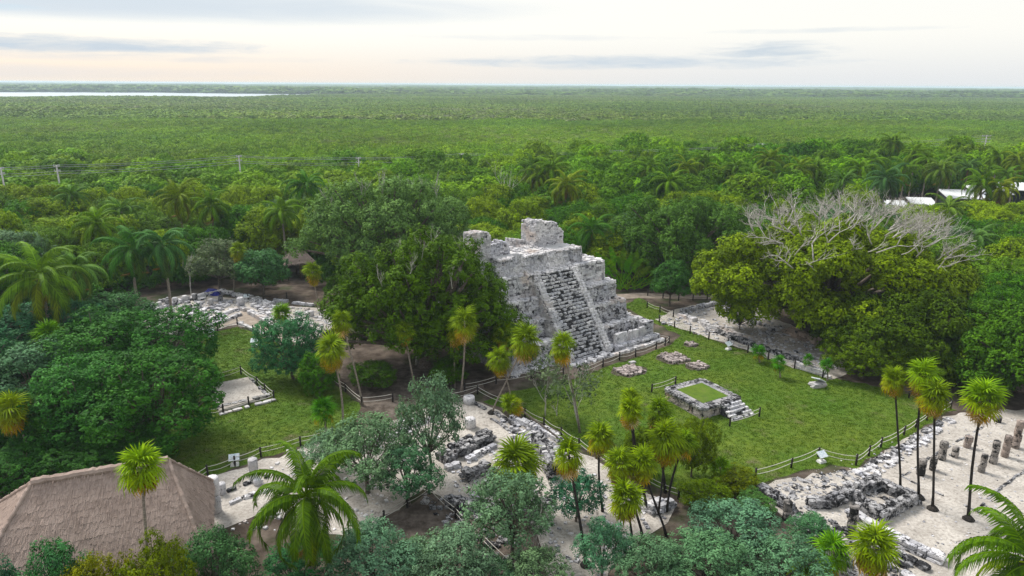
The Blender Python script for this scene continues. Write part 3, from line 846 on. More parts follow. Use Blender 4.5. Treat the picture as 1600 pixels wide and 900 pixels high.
def broken_wall(name, a0, a1, b0, b1, z0, tops, mat, seed, size=(.3, .17)):
    """wall remnant: box a0..a1, b0..b1 whose top follows the profile tops [(fraction, height)]"""
    r = random.Random(seed)
    def hgt(f):
        for (f0, h0), (f1, h1) in zip(tops, tops[1:]):
            if f0 <= f <= f1: return h0 + (h1 - h0) * (f - f0) / max(1e-6, f1 - f0)
        return tops[-1][1]
    n = 14; L = a1 - a0; mb = MB()
    hs = [hgt(i / n) + r.uniform(-.07, .07) - 0.05 for i in range(n + 1)]
    hb = [h + r.uniform(-.25, .05) for h in hs]
    V = [];
    for i in range(n + 1):
        x = a0 + L * i / n
        V += [(x, b0, z0), (x, b1, z0), (x, b0 + r.uniform(0, .06), z0 + hs[i]), (x, b1 - r.uniform(0, .06), z0 + hb[i])]
    F = []
    for i in range(n):
        q = i * 4
        F += [(q, q + 4, q + 6, q + 2), (q + 1, q + 3, q + 7, q + 5), (q + 2, q + 6, q + 7, q + 3)]
    F += [(0, 2, 3, 1), (n * 4, n * 4 + 1, n * 4 + 3, n * 4 + 2)]
    mb.add(V, F, .5)
    o = mb.build(name, MORTAR, pyr); sm = MB()
    H_ = max(h for _, h in tops)
    face_stones(sm, (a0, b0, z0), (1, 0, 0), L, H_, (0, -1, 0), size, 0, r, .04, (0, .07), .12, lambda x: hgt(x / L))
    face_stones(sm, (a1, b0, z0), (0, 1, 0), b1 - b0, hgt(1), (1, 0, 0), size, 0, r, .04, (0, .06), .15)
    face_stones(sm, (a0, b1, z0), (0, -1, 0), b1 - b0, hgt(0), (-1, 0, 0), size, 0, r, .04, (0, .06), .15)
    face_stones(sm, (a1, b1, z0), (-1, 0, 0), L, H_, (0, 1, 0), size, 0, r, .04, (0, .06), .15, lambda x: hgt(1 - x / L))
    for k in range(int(L * (b1 - b0) * 14)):
        f = r.random(); y = r.uniform(b0, b1)
        small_stone(sm, (a0 + f * L, y, z0 + hgt(f) - .1 * abs(y - b0)), (r.uniform(.18, .42), r.uniform(.18, .36), r.uniform(.1, .22)), r.uniform(0, 3), r)
    sm.build('masonry', mat, o)['kind'] = 'stuff'
    return o
TW = 9.3    # plane of the tower front (b)
a_l, _ = PB(836, 386, TW); a_r, _ = PB(879, 388, TW); _, zt = PB(850, 347, TW)
broken_wall('tower_wall', a_l, a_r, TW, TW + 2.3, ZT - .05, [(0, zt - ZT - .3), (.07, zt - ZT + .15), (.2, zt - ZT + .28), (.32, zt - ZT - .02), (.62, zt - ZT - .08), (.76, zt - ZT - .3), (.87, zt - ZT - .8), (1, zt - ZT - 1.3)], STONE_LIGHT, 81)
LP = 8.4
b_l, _ = PB(739, 400, LP); b_r, _ = PB(767, 400, LP); _, zp = PB(748, 364, LP)
broken_wall('pillar_wall', b_l, b_r, LP, LP + 1.6, ZT - 1.6, [(0, zp - ZT + 1.5), (.3, zp - ZT + 1.65), (.75, zp - ZT + 1.55), (1, zp - ZT + 1.1)], STONE_LIGHT, 82)
c_l, _ = PB(767, 400, LP); c_r, _ = PB(797, 400, LP); _, zc = PB(784, 377, LP)
broken_wall('low_wall', c_l + .02, c_r, LP + .1, LP + 1.2, ZT - 1.6, [(0, zc - ZT + 1.2), (.35, zc - ZT + 1.4), (.6, zc - ZT + 1.6), (.85, zc - ZT + 1.3), (1, zc - ZT + .8)], STONE, 83)
d_l, _ = PB(797, 390, 11); d_r, _ = PB(826, 390, 11)
broken_wall('back_wall', d_l, d_r, 11.0, 11.8, ZT - .05, [(0, .9), (.5, .6), (1, .35)], STONE_LIGHT, 84)

# front annexe: low platform, room walls and upright slabs at the foot of the stair
r = random.Random(91)
mb = MB(); mb.box((S1 + .76, -0.35, -.2), (9.5, 1.75, .52), .5)
annex = mb.build('annexe_platform', MORTAR, pyr); sm = MB()
face_stones(sm, (S1 + .76, -.35, 0), (1, 0, 0), 9.5 - S1 - .76, .55, (0, -1, 0), (.5, .26), 0, r, .06, (0, .12), .1)
face_stones(sm, (9.5, -.35, 0), (0, 1, 0), 2.1, .55, (1, 0, 0), (.5, .26), 0, r, .06, (0, .12), .1)
for k in range(150):
    small_stone(sm, (r.uniform(S1 + .7, 9.5), -.35 + abs(r.gauss(0, .3)), .53), (r.uniform(.2, .6), r.uniform(.2, .45), r.uniform(.08, .25)), r.uniform(0, 3), r)
sm.build('masonry', STONE, annex)['kind'] = 'stuff'
broken_wall('annexe_wall', 8.1, 9.25, .35, 3.2, .5, [(0, 1.35), (.4, 1.45), (1, 1.35)], STONE, 92)
broken_wall('annexe_wall', 3.9, 8.1, 2.5, 3.25, .5, [(0, .7), (.2, .9), (.5, 1.4), (.8, 1.5), (1, 1.45)], STONE_DARK, 93)
for a0, a1, h in ((3.75, 5.5, 1.15), (5.75, 6.25, 1.1), (6.4, 7.0, 1.05), (7.15, 7.95, 1.15)):
    o = stone(pyr, ((a0 + a1) / 2, .35, .5 + h / 2), (a1 - a0, .38, h), 0, STONE_LIGHT, 'upright_slab', .03)
for k in range(26):
    f = k / 25; s_ = r.uniform(.35, .75)
    stone(pyr, (S1 + .3 + f * 6.9, -.75 + r.uniform(-.2, .15), .12), (s_, r.uniform(.3, .5), r.uniform(.2, .42)), r.uniform(-.2, .2), STONE_LIGHT, 'fallen_stone', .12)
lowm = MB()
for k in range(420):
    x = r.uniform(-8.5, 2.6); y = -.1 - abs(r.gauss(0, .35)) + (0 if S0 - .7 < x else 1.6)
    small_stone(lowm, (x, y, .06), (r.uniform(.15, .5), r.uniform(.15, .4), r.uniform(.1, .3)), r.uniform(0, 3), r)
lowm.build('foot_rubble', STONE, pyr)['kind'] = 'stuff'

# ------------------------------------------------------------------ low walls and rubble helpers (world coordinates, child of a ruin at the origin of its loc)
def wall_line(par, pxs, width=.5, height=.45, size=.5, mat=None, courses=None, budget=999, name='wall_stone', jit=.1, z0=0.0, fill=True):
    """row of stones along a pixel polyline on the ground"""
    P = [G(*q) for q in pxs]; L0 = Vector(par.location); rest = MB(); used = 0
    courses = courses or max(1, round(height / .28)); ch = height / courses; rows = max(1, round(width / .42)); rw = width / rows
    for a, b in zip(P, P[1:]):
        d = (b - a); L = d.length; d = d / L; nrm = Vector((-d.y, d.x, 0)); ang = math.atan2(d.y, d.x)
        for c_ in range(courses):
            for rr in range(rows):
                x = rnd.uniform(-.2, 0)
                while x < L:
                    w_ = size * rnd.uniform(.55, 1.5)
                    if rnd.random() > (.05 if c_ < courses - 1 else .2):
                        q = a + d * (x + w_ / 2) + nrm * ((rr - (rows - 1) / 2) * rw + rnd.uniform(-jit, jit) * .6) - L0
                        loc = (q.x, q.y, z0 + ch * (c_ + .5) + rnd.uniform(-.05, .03)); sz = (w_ * 1.0, rw * rnd.uniform(.85, 1.05), ch * rnd.uniform(.9, 1.08))
                        if used < budget: stone(par, loc, sz, ang + rnd.uniform(-.12, .12), mat, name, .04); used += 1
                        else: small_stone(rest, loc, sz, ang + rnd.uniform(-.1, .1), rnd)
                    x += w_
    if rest.V: rest.build('small_wall_stones', mat or STONE, par)['kind'] = 'stuff'

def rubble(par, poly_px, n, size=(.12, .45), mat=None, name='rubble', z=0.0, flat=.5):
    P = [G(*q) for q in poly_px]; L0 = Vector(par.location); mb = MB()
    x0, x1 = min(p.x for p in P), max(p.x for p in P); y0, y1 = min(p.y for p in P), max(p.y for p in P); k = 0; tries = 0
    while k < n and tries < n * 20:
        tries += 1; x, y = rnd.uniform(x0, x1), rnd.uniform(y0, y1)
        if not inpoly(x, y, P): continue
        s_ = size[0] + (size[1] - size[0]) * rnd.random() ** 2
        small_stone(mb, (x - L0.x, y - L0.y, z + s_ * flat * .3), (s_ * rnd.uniform(.8, 1.3), s_ * rnd.uniform(.7, 1.1), s_ * flat * rnd.uniform(.7, 1.3)), rnd.uniform(0, 3.1), rnd); k += 1
    o = mb.build(name, mat or STONE, par); o['kind'] = 'stuff'
    return o

def column(px, pyb, hpx, dia, mat, label, group=None, drums=None, z=0.02):
    p = G(px, pyb); h = hpx * mpp(p) / math.cos(PITCH + (pyb - 450) / F_PX) ; e = thing('stone_column', label, 'column', (p.x, p.y, z), rnd.uniform(0, 6), group); e['kind'] = 'thing'
    n = drums or max(1, round(h / .5)); zz = 0
    for k in range(n):
        hh = h / n; mb = MB(); s = dia * rnd.uniform(.92, 1.06) / 2
        V = []; N = 11
        ox, oy = rnd.uniform(-.03, .03), rnd.uniform(-.03, .03)
        rings = ((0, .93), (.06, 1), (.5, 1.02), (.94, 1), (1, .9))
        for f, rr in rings:
            for i in range(N):
                a = 2 * math.pi * i / N; q = s * rr * rnd.uniform(.94, 1.06)
                V.append((ox + math.cos(a) * q, oy + math.sin(a) * q, zz + f * (hh - .008)))
        F = [(j * N + i, j * N + (i + 1) % N, (j + 1) * N + (i + 1) % N, (j + 1) * N + i) for j in range(len(rings) - 1) for i in range(N)]
        F += [tuple(range(N - 1, -1, -1)), tuple((len(rings) - 1) * N + i for i in range(N))]
        mb.add(V, F, rnd.random()); mb.build('drum', mat, e, True); zz += hh
    return e

# ---- grass-topped platform on the lawn
PLA = [G(*q, z=1.0) for q in ((1038, 606), (1092, 594), (1160, 617), (1102, 636))]
pc = sum(PLA, Vector()) / 4; py_ = math.atan2((PLA[2] - PLA[3]).y + (PLA[1] - PLA[0]).y, (PLA[2] - PLA[3]).x + (PLA[1] - PLA[0]).x)
plat = thing('stone_platform', 'square stone platform with a mown grass top and a short black-and-white stair', 'platform', (pc.x, pc.y, 0), py_)
hw, hd = ((PLA[1] - PLA[0]).length + (PLA[2] - PLA[3]).length) / 4, ((PLA[0] - PLA[3]).length + (PLA[1] - PLA[2]).length) / 4
r = random.Random(101)
mb = MB(); mb.box((-hw - .1, -hd - .1, -.1), (hw + .1, hd + .1, .93), .5, (-hw, -hd, hw, hd)); core = mb.build('core', MORTAR, plat)
sm = MB()
for O, U, Wd, N in (((-hw, -hd, 0), (1, 0, 0), 2 * hw, (0, -1, 0)), ((hw, -hd, 0), (0, 1, 0), 2 * hd, (1, 0, 0)), ((-hw, hd, 0), (0, -1, 0), 2 * hd, (-1, 0, 0)), ((hw, hd, 0), (-1, 0, 0), 2 * hw, (0, 1, 0))):
    face_stones(sm, O, U, Wd, .72, N, (.36, .2), .0, r, .05, (0.08, .17))
sm.build('masonry', stone_mat('stained_limestone', (.55, .5, .46), (.36, .32, .29), (.02, .02, .022), .08, warm=(.42, .27, .18)), plat)['kind'] = 'stuff'
for sx_, sy_, L, ax in ((0, -hd, 2 * hw, 0), (0, hd, 2 * hw, 0), (-hw, 0, 2 * hd, 1), (hw, 0, 2 * hd, 1)):
    x = -L / 2
    while x < L / 2 - .1:
        w_ = min(r.uniform(.3, .7), L / 2 - x)
        c_ = (x + w_ / 2, sy_, .86) if ax == 0 else (sx_, x + w_ / 2, .86)
        stone(plat, c_, (w_, .5, .26) if ax == 0 else (.5, w_, .26), 0, STONE_DARK, 'coping_stone', .03); x += w_
gm = MB(); gm.add([(-hw + .2, -hd + .2, .95), (hw - .2, -hd + .2, .95), (hw - .2, hd - .2, .95), (-hw + .2, hd - .2, .95)], [(0, 1, 2, 3)]); gm.build('stone_border', MORTAR, plat)
g2 = [(-hw + .6, -hd + .6), (hw - .6, -hd + .6), (hw - .6, hd - .6), (-hw + .6, hd - .6)]
gm = MB(); gm.add([(x, y, .965) for x, y in g2], [(0, 1, 2, 3)]); gm.build('grass_top', LAWN, plat)
# stair on the front face
for k in range(5):
    y0 = -hd - .14 - (4 - k) * .27; x = -hw * .1
    while x < hw * .92:
        w_ = r.uniform(.22, .42)
        if r.random() > .08: stone(plat, (x + w_ / 2, y0 - .14, (k + .5) * .18 - .02), (w_, .36, .22), 0, STONE_STAIR, 'step_stone', .06)
        x += w_
mb = MB(); mb.add([(-hw * .08, -hd - .1, 0), (-hw * .08, -hd - 1.3, 0), (-hw * .08, -hd - .1, .8), (hw * .95, -hd - .1, 0), (hw * .95, -hd - 1.3, 0), (hw * .95, -hd - .1, .8)], [(0, 2, 1), (3, 4, 5), (1, 2, 5, 4), (0, 3, 5, 2), (0, 1, 4, 3)]); mb.build('stair_core', CORE_DARK, plat)

# ---- low stone patches on the lawn
for (px, py, w_, h_, n, lab) in ((983, 580, 42, 14, 30, 'ragged low patch of flat stones in a bare earth ring beside the pyramid fence'),
                          (1052, 560, 36, 16, 28, 'irregular low altar of pinkish stones in bare earth at the middle of the lawn'),
                          (1090, 573, 28, 10, 20, 'small neat rectangular stone altar set flush in the lawn'),
                          (1080, 539, 16, 7, 10, 'smallest round stone altar on the lawn near the corner of the rope fence')):
    c_ = G(px, py); mp = mpp(c_); e = thing('stone_altar', lab, 'altar', (c_.x, c_.y, 0), .5)
    hx, hy = w_ * mp / 2, h_ * mp * 1.2
    V = [(math.cos(a) * (hx * 1.4 + rnd.uniform(-.15, .25)), math.sin(a) * (hy * 1.25 + rnd.uniform(-.15, .25)), .016) for a in np.linspace(0, 6.28, 19)[:-1]]
    mb = MB(); mb.add(V, [tuple(range(len(V)))]); mb.build('bare_earth', SOIL, e)
    mb = MB(); mb.box((-hx * .9, -hy * .9, 0), (hx * .9, hy * .9, .06), .5); mb.build('core', SOIL, e)
    for k in range(n):
        gx = (k % 5 + .5) / 5 * 2 - 1; gy = (k // 5 + .5) / max(1, math.ceil(n / 5)) * 2 - 1
        stone(e, (gx * hx + rnd.uniform(-.1, .1), gy * hy + rnd.uniform(-.1, .1), .13 + rnd.uniform(-.04, .05)), (hx * rnd.uniform(.28, .5), hy * 2 / math.ceil(n / 5) * rnd.uniform(.7, 1.15), rnd.uniform(.14, .3)), rnd.uniform(-.7, .7), STONE_ALTAR, 'stone', .15)
o = stone(None, G(988, 567) + Vector((0, 0, .06)), (.6, .4, .22), .5, STONE_LIGHT, 'loose_stone'); tag(o, 'single loose flat stone on the lawn beside the pyramid fence', 'stone')

# ---- colonnade ruin at the front of the lawn
ru = thing('ruin_foundation', 'pale excavated temple floor with column stubs and black lichened wall stumps', 'ruin', G(1400, 760))
wall_line(ru, [(1320, 778), (1366, 760), (1424, 786), (1376, 812), (1320, 778)], .7, .72, .55, STONE_DARK, 2, 130, 'enclosure_stone')
wall_line(ru, [(1262, 790), (1290, 792), (1318, 782)], .7, .6, .6, STONE_DARK, 2, 40)
wall_line(ru, [(1328, 806), (1380, 838), (1420, 858), (1462, 876)], .75, .5, .7, STONE, 2, 60)
wall_line(ru, [(1352, 838), (1400, 866), (1450, 892)], .6, .3, .6, STONE_DARK, 1, 30)
wall_line(ru, [(1350, 868), (1420, 905), (1450, 925)], .6, .3, .6, STONE, 1, 30)
wall_line(ru, [(1186, 766), (1215, 785), (1236, 800)], .8, .5, .5, STONE_DARK, 2, 10)
wall_line(ru, [(1408, 745), (1460, 769), (1540, 806)], .16, .10, .55, STONE_DARK, 1, 0)
wall_line(ru, [(1532, 790), (1570, 758), (1625, 718)], .16, .10, .55, STONE_DARK, 1, 0)
wall_line(ru, [(1410, 745), (1470, 705), (1545, 662)], .16, .08, .45, STONE_DARK, 1, 0)
wall_line(ru, [(1340, 742), (1380, 716), (1420, 692), (1482, 655)], .5, .14, .4, STONE_DARK, 1, 0, jit=.3)
rubble(ru, [(1205, 765), (1240, 748), (1330, 733), (1350, 745), (1300, 780), (1240, 782)], 230, (.14, .42), STONE_DARK, 'pavement_stones', 0, .14)
rubble(ru, [(1330, 740), (1400, 705), (1480, 652), (1490, 660), (1420, 712), (1360, 752)], 170, (.12, .5), STONE)
rubble(ru, [(1190, 765), (1480, 660), (1640, 650), (1660, 900), (1330, 900), (1290, 840)], 900, (.04, .16), STONE, 'grit_stones')
rubble(ru, [(1225, 800), (1265, 790), (1330, 830), (1420, 880), (1440, 930), (1330, 930), (1290, 860)], 300, (.12, .5), STONE_DARK)
rubble(ru, [(1330, 776), (1366, 764), (1412, 786), (1378, 800)], 50, (.15, .4), STONE_DARK, 'fill_stones')
STONE_COL = stone_mat('dark_column_limestone', (0.33, 0.30, 0.275), (0.2, 0.185, 0.175), (0.02, 0.02, 0.02), 0.13)
STONE_RED = stone_mat('brown_limestone', (0.36, 0.29, 0.25), (0.24, 0.2, 0.18), (0.03, 0.028, 0.026), 0.10)
GC = 'column stubs of the ruined colonnade'
for px, py, h, d, mt, lab in (
    (1471, 718, 30, .62, STONE_COL, 'grey column stub beside a lower dark stub, in the colonnade floor'),
    (1492, 714, 17, .55, STONE_COL, 'low dark column stub between two taller stubs in the colonnade'),
    (1511, 699, 19, .62, STONE_RED, 'short pale brown column stub near the thin kerb line of the colonnade'),
    (1551, 724, 38, .55, STONE_COL, 'tall narrow dark-topped column stub in the colonnade'),
    (1570, 714, 36, .6, STONE_RED, 'reddish column stub with a flat top, beside the tall dark-topped one'),
    (1586, 700, 46, .6, STONE_RED, 'tallest reddish column at the edge of the trees by the colonnade'),
    (1533, 738, 30, .5, STONE_COL, 'dark column stub standing alone by the open side of the colonnade'),
    (1438, 742, 26, .62, STONE_COL, 'dark column stub behind the palm trunk in the colonnade'),
    (1456, 735, 22, .5, STONE_COL, 'dark column stub in line with the slim palm trunk in the colonnade'),
    (1560, 660, 10, .5, STONE_COL, 'tiny dark column stump at the far end of the colonnade'),
    (1229, 812, 30, .6, STONE_COL, 'dark leaning column stub beside the grey shrubs'),
    (1330, 828, 40, .6, STONE_COL, 'dark squared pillar with a pale cap beside the stone enclosure')):
    column(px, py, h * .88, d * .85, mt, lab, GC)

# ---- ruin across the middle
rm = thing('ruin_foundation', 'white plaster floor with stepped black-and-white wall between the palms and the pyramid', 'ruin', G(740, 690))
wall_line(rm, [(690, 722), (725, 705), (762, 688)], 1.2, .75, .45, STONE_DARK, 3, 110)
wall_line(rm, [(697, 736), (735, 719), (765, 702)], .5, .35, .5, STONE, 1, 20)
wall_line(rm, [(726, 752), (755, 738)], .9, .75, .7, STONE_DARK, 3, 24)
wall_line(rm, [(838, 702), (852, 720), (864, 748)], .9, 1.3, .45, STONE_DARK, 4, 90)
wall_line(rm, [(742, 632), (775, 648), (800, 664)], .3, .22, .5, STONE_DARK, 1, 0)
wall_line(rm, [(768, 655), (800, 676), (838, 690)], .3, .14, .5, STONE_DARK, 1, 0)
wall_line(rm, [(800, 655), (840, 672), (885, 694)], .7, .4, .45, STONE, 1, 0)
wall_line(rm, [(700, 790), (760, 800), (830, 800), (850, 790)], .9, .6, .6, STONE_DARK, 2, 40)
wall_line(rm, [(985, 780), (1020, 800), (1045, 790)], .9, .6, .45, STONE, 2, 40)
wall_line(rm, [(355, 770), (385, 757), (420, 745)], .3, .2, .6, STONE_DARK, 1, 20)
wall_line(rm, [(345, 795), (380, 780), (425, 765)], .3, .2, .6, STONE, 1, 0)
wall_line(rm, [(560, 700), (620, 680), (690, 650)], .5, .3, .5, STONE, 1, 0)
rubble(rm, [(780, 650), (850, 672), (900, 700), (880, 720), (800, 690)], 230, (.1, .45), STONE)
rubble(rm, [(700, 740), (760, 700), (850, 760), (820, 800), (720, 780)], 200, (.06, .3), STONE)
rubble(rm, [(650, 770), (720, 780), (800, 830), (860, 930), (820, 930), (700, 830)], 170, (.1, .45), STONE_DARK)
rubble(rm, [(860, 720), (1000, 760), (1050, 800), (960, 880), (920, 930), (850, 880)], 420, (.05, .3), STONE)
rubble(rm, [(300, 765), (520, 690), (690, 640), (690, 720), (560, 830), (330, 830)], 500, (.05, .28), STONE_LIGHT)
column(735, 668, 14, .9, STONE_LIGHT, 'broad plastered pillar stump on the white floor of the middle ruin', None, 1)
column(734, 630, 10, .9, STONE_LIGHT, 'squat pale pillar stump at the corner post of the rope fence', None, 1)
column(338, 800, 50, .75, STONE_LIGHT, 'tall whitewashed column beside the thatched roof', None, 2)
column(398, 752, 33, .6, STONE_LIGHT, 'pale weathered column in front of the rope fence by the long lawn', None, 2)
column(457, 712, 10, .7, STONE_LIGHT, 'low white column stump at the rope fence by the coconut palm', None, 1)
column(402, 757, 8, .5, STONE_LIGHT, 'tiny white stump at the foot of the pale weathered column', None, 1)
column(348, 772, 16, .5, STONE_LIGHT, 'short pale stub behind the tall whitewashed column', None, 1)

# ---- colonnade ruin beyond the small lawn
rl = thing('ruin_foundation', 'long grey colonnade ruin with rows of low walls at the edge of the jungle', 'ruin', G(350, 490))
for pl, wd, hh, mt in (([(230, 492), (290, 470), (345, 458), (400, 470), (432, 484)], .8, .5, STONE), ([(262, 505), (330, 484), (374, 470)], .6, .35, STONE), ([(285, 512), (350, 492), (376, 482)], .6, .3, STONE_LIGHT),
                       ([(300, 520), (345, 505), (372, 494)], .6, .3, STONE), ([(376, 482), (410, 500), (432, 515)], .7, .4, STONE_LIGHT), ([(372, 505), (400, 517), (434, 533)], .4, .2, STONE_LIGHT), ([(306, 524), (340, 513), (371, 506)], .4, .2, STONE_LIGHT),
                       ([(380, 470), (420, 476), (450, 474)], .7, .4, STONE), ([(395, 478), (430, 498), (470, 520)], .6, .35, STONE), ([(200, 488), (235, 478), (262, 470)], .6, .4, STONE_DARK), ([(430, 470), (500, 480)], .5, .3, STONE)):
    wall_line(rl, pl, wd, hh, .5, mt, None, 0)
rubble(rl, [(225, 490), (290, 465), (380, 470), (376, 486), (300, 522), (240, 515)], 420, (.15, .6), STONE)
rubble(rl, [(380, 470), (440, 478), (505, 484), (520, 505), (470, 535), (430, 515)], 300, (.12, .55), STONE_LIGHT)
column(377, 482, 17, .8, STONE, 'square grey pier at the corner of the colonnade ruin by the small lawn', None, 2)
for k, (px, py, h) in enumerate(((236, 488, 12), (250, 484, 12), (262, 480, 11), (275, 477, 12), (290, 472, 10), (305, 470, 11), (270, 492, 10), (283, 489, 10), (296, 486, 10), (312, 482, 10), (330, 477, 10), (345, 472, 10), (466, 495, 8), (486, 494, 8), (446, 488, 9))):
    column(px, py, h, .6, (STONE, STONE_LIGHT, STONE_DARK)[k % 3], 'short stone column stub among the low walls of the colonnade at the jungle edge', 'column stubs at the jungle edge', 1)

# ---- small fenced platform on the long lawn
rf = thing('low_platform', 'low rectangular white plaster platform edged with stones inside a rope fence', 'platform', G(375, 615))
pp = [G(*q) - Vector(rf.location) for q in ((322, 605), (388, 592), (418, 622), (342, 646))]
mb = MB(); mb.add([(q.x, q.y, .0) for q in pp] + [(q.x * .97, q.y * .97, .22) for q in pp], [(4, 5, 6, 7)] + [(i, (i + 1) % 4, 4 + (i + 1) % 4, 4 + i) for i in range(4)]); mb.build('plaster_top', GRIT, rf)
wall_line(rf, [(342, 640), (380, 630), (418, 621)], .45, .3, .5, STONE_DARK, 1, 60); wall_line(rf, [(345, 648), (385, 637), (424, 627)], .4, .15, .5, STONE_LIGHT, 1, 40)
wall_line(rf, [(418, 621), (404, 607), (390, 594)], .35, .28, .45, STONE_DARK, 1, 30); wall_line(rf, [(322, 606), (340, 602)], .5, .3, .5, STONE_DARK, 1, 8)

# ---- ruin behind the lawn, below the giant tree
rb = thing('ruin_foundation', 'rubble-strewn grey ruin floor under the giant fig with a leaning brownish wall', 'ruin', G(1170, 530))
for pl, wd, hh, mt in (([(1065, 490), (1110, 478), (1145, 474)], .7, .5, STONE), ([(1062, 494), (1100, 508), (1140, 522), (1165, 533)], .8, .4, STONE_LIGHT), ([(1120, 520), (1150, 532), (1215, 556), (1245, 566)], .7, .5, STONE_DARK),
                       ([(1165, 500), (1220, 520)], .5, .3, STONE), ([(1240, 572), (1290, 588)], .7, .5, STONE_LIGHT), ([(1135, 535), (1145, 524)], .7, .4, STONE_DARK)):
    wall_line(rb, pl, wd, hh, .5, mt, None, 0)
wall_line(rb, [(1225, 520), (1255, 532), (1292, 546)], .7, .9, .75, stone_mat('reddish_limestone', (.45, .36, .30), (.30, .24, .2), (.03, .028, .026), .06), 2, 60)
rubble(rb, [(1030, 505), (1075, 485), (1150, 480), (1290, 540), (1310, 580), (1240, 572), (1150, 542)], 900, (.06, .42), STONE)

# ================================================================== buildings
# ---- thatched roofs
m_, t, p, _ = mat_new('thatch'); pos = wpos(t)
tco = t.new('ShaderNodeAttribute', attribute_name='along', attribute_type='GEOMETRY').outputs['Vector']
fi = t.noise(t.scalevec(tco, (26, 1.6, 1)), 1.0, 4, 0.6); pa = t.noise(pos, 0.9, 5, 0.65); fl = t.noise(pos, 14, 3, 0.7)
col = t.mix(t.ramp(pa, 0.3, 0.7), c4((0.31, 0.235, 0.195)), c4((0.43, 0.335, 0.285)))
col = t.mix(t.ramp(fi, 0.35, 0.75, 0, .55), col, c4((0.17, 0.13, 0.118)))
col = t.mix(t.ramp(fl, 0.55, 0.8, 0, .5), col, c4((0.38, 0.335, 0.31)))
tint = t.new('ShaderNodeAttribute', attribute_name='tint', attribute_type='GEOMETRY').outputs['Fac']
h = t.new('ShaderNodeHueSaturation'); t.put(h.inputs['Value'], t.ramp(tint, 0, 1, .88, 1.12, False)); t.put(h.inputs['Color'], col)
t.put(p.inputs['Base Color'], h.outputs[0]); p.inputs['Roughness'].default_value = .95; p.inputs['Specular IOR Level'].default_value = .1
bump(t, p, t.math('ADD', fi, fl), .9, .04)
THATCH = m_
WOOD = bark_mat('timber', (.10, .07, .05), (.2, .15, .11))

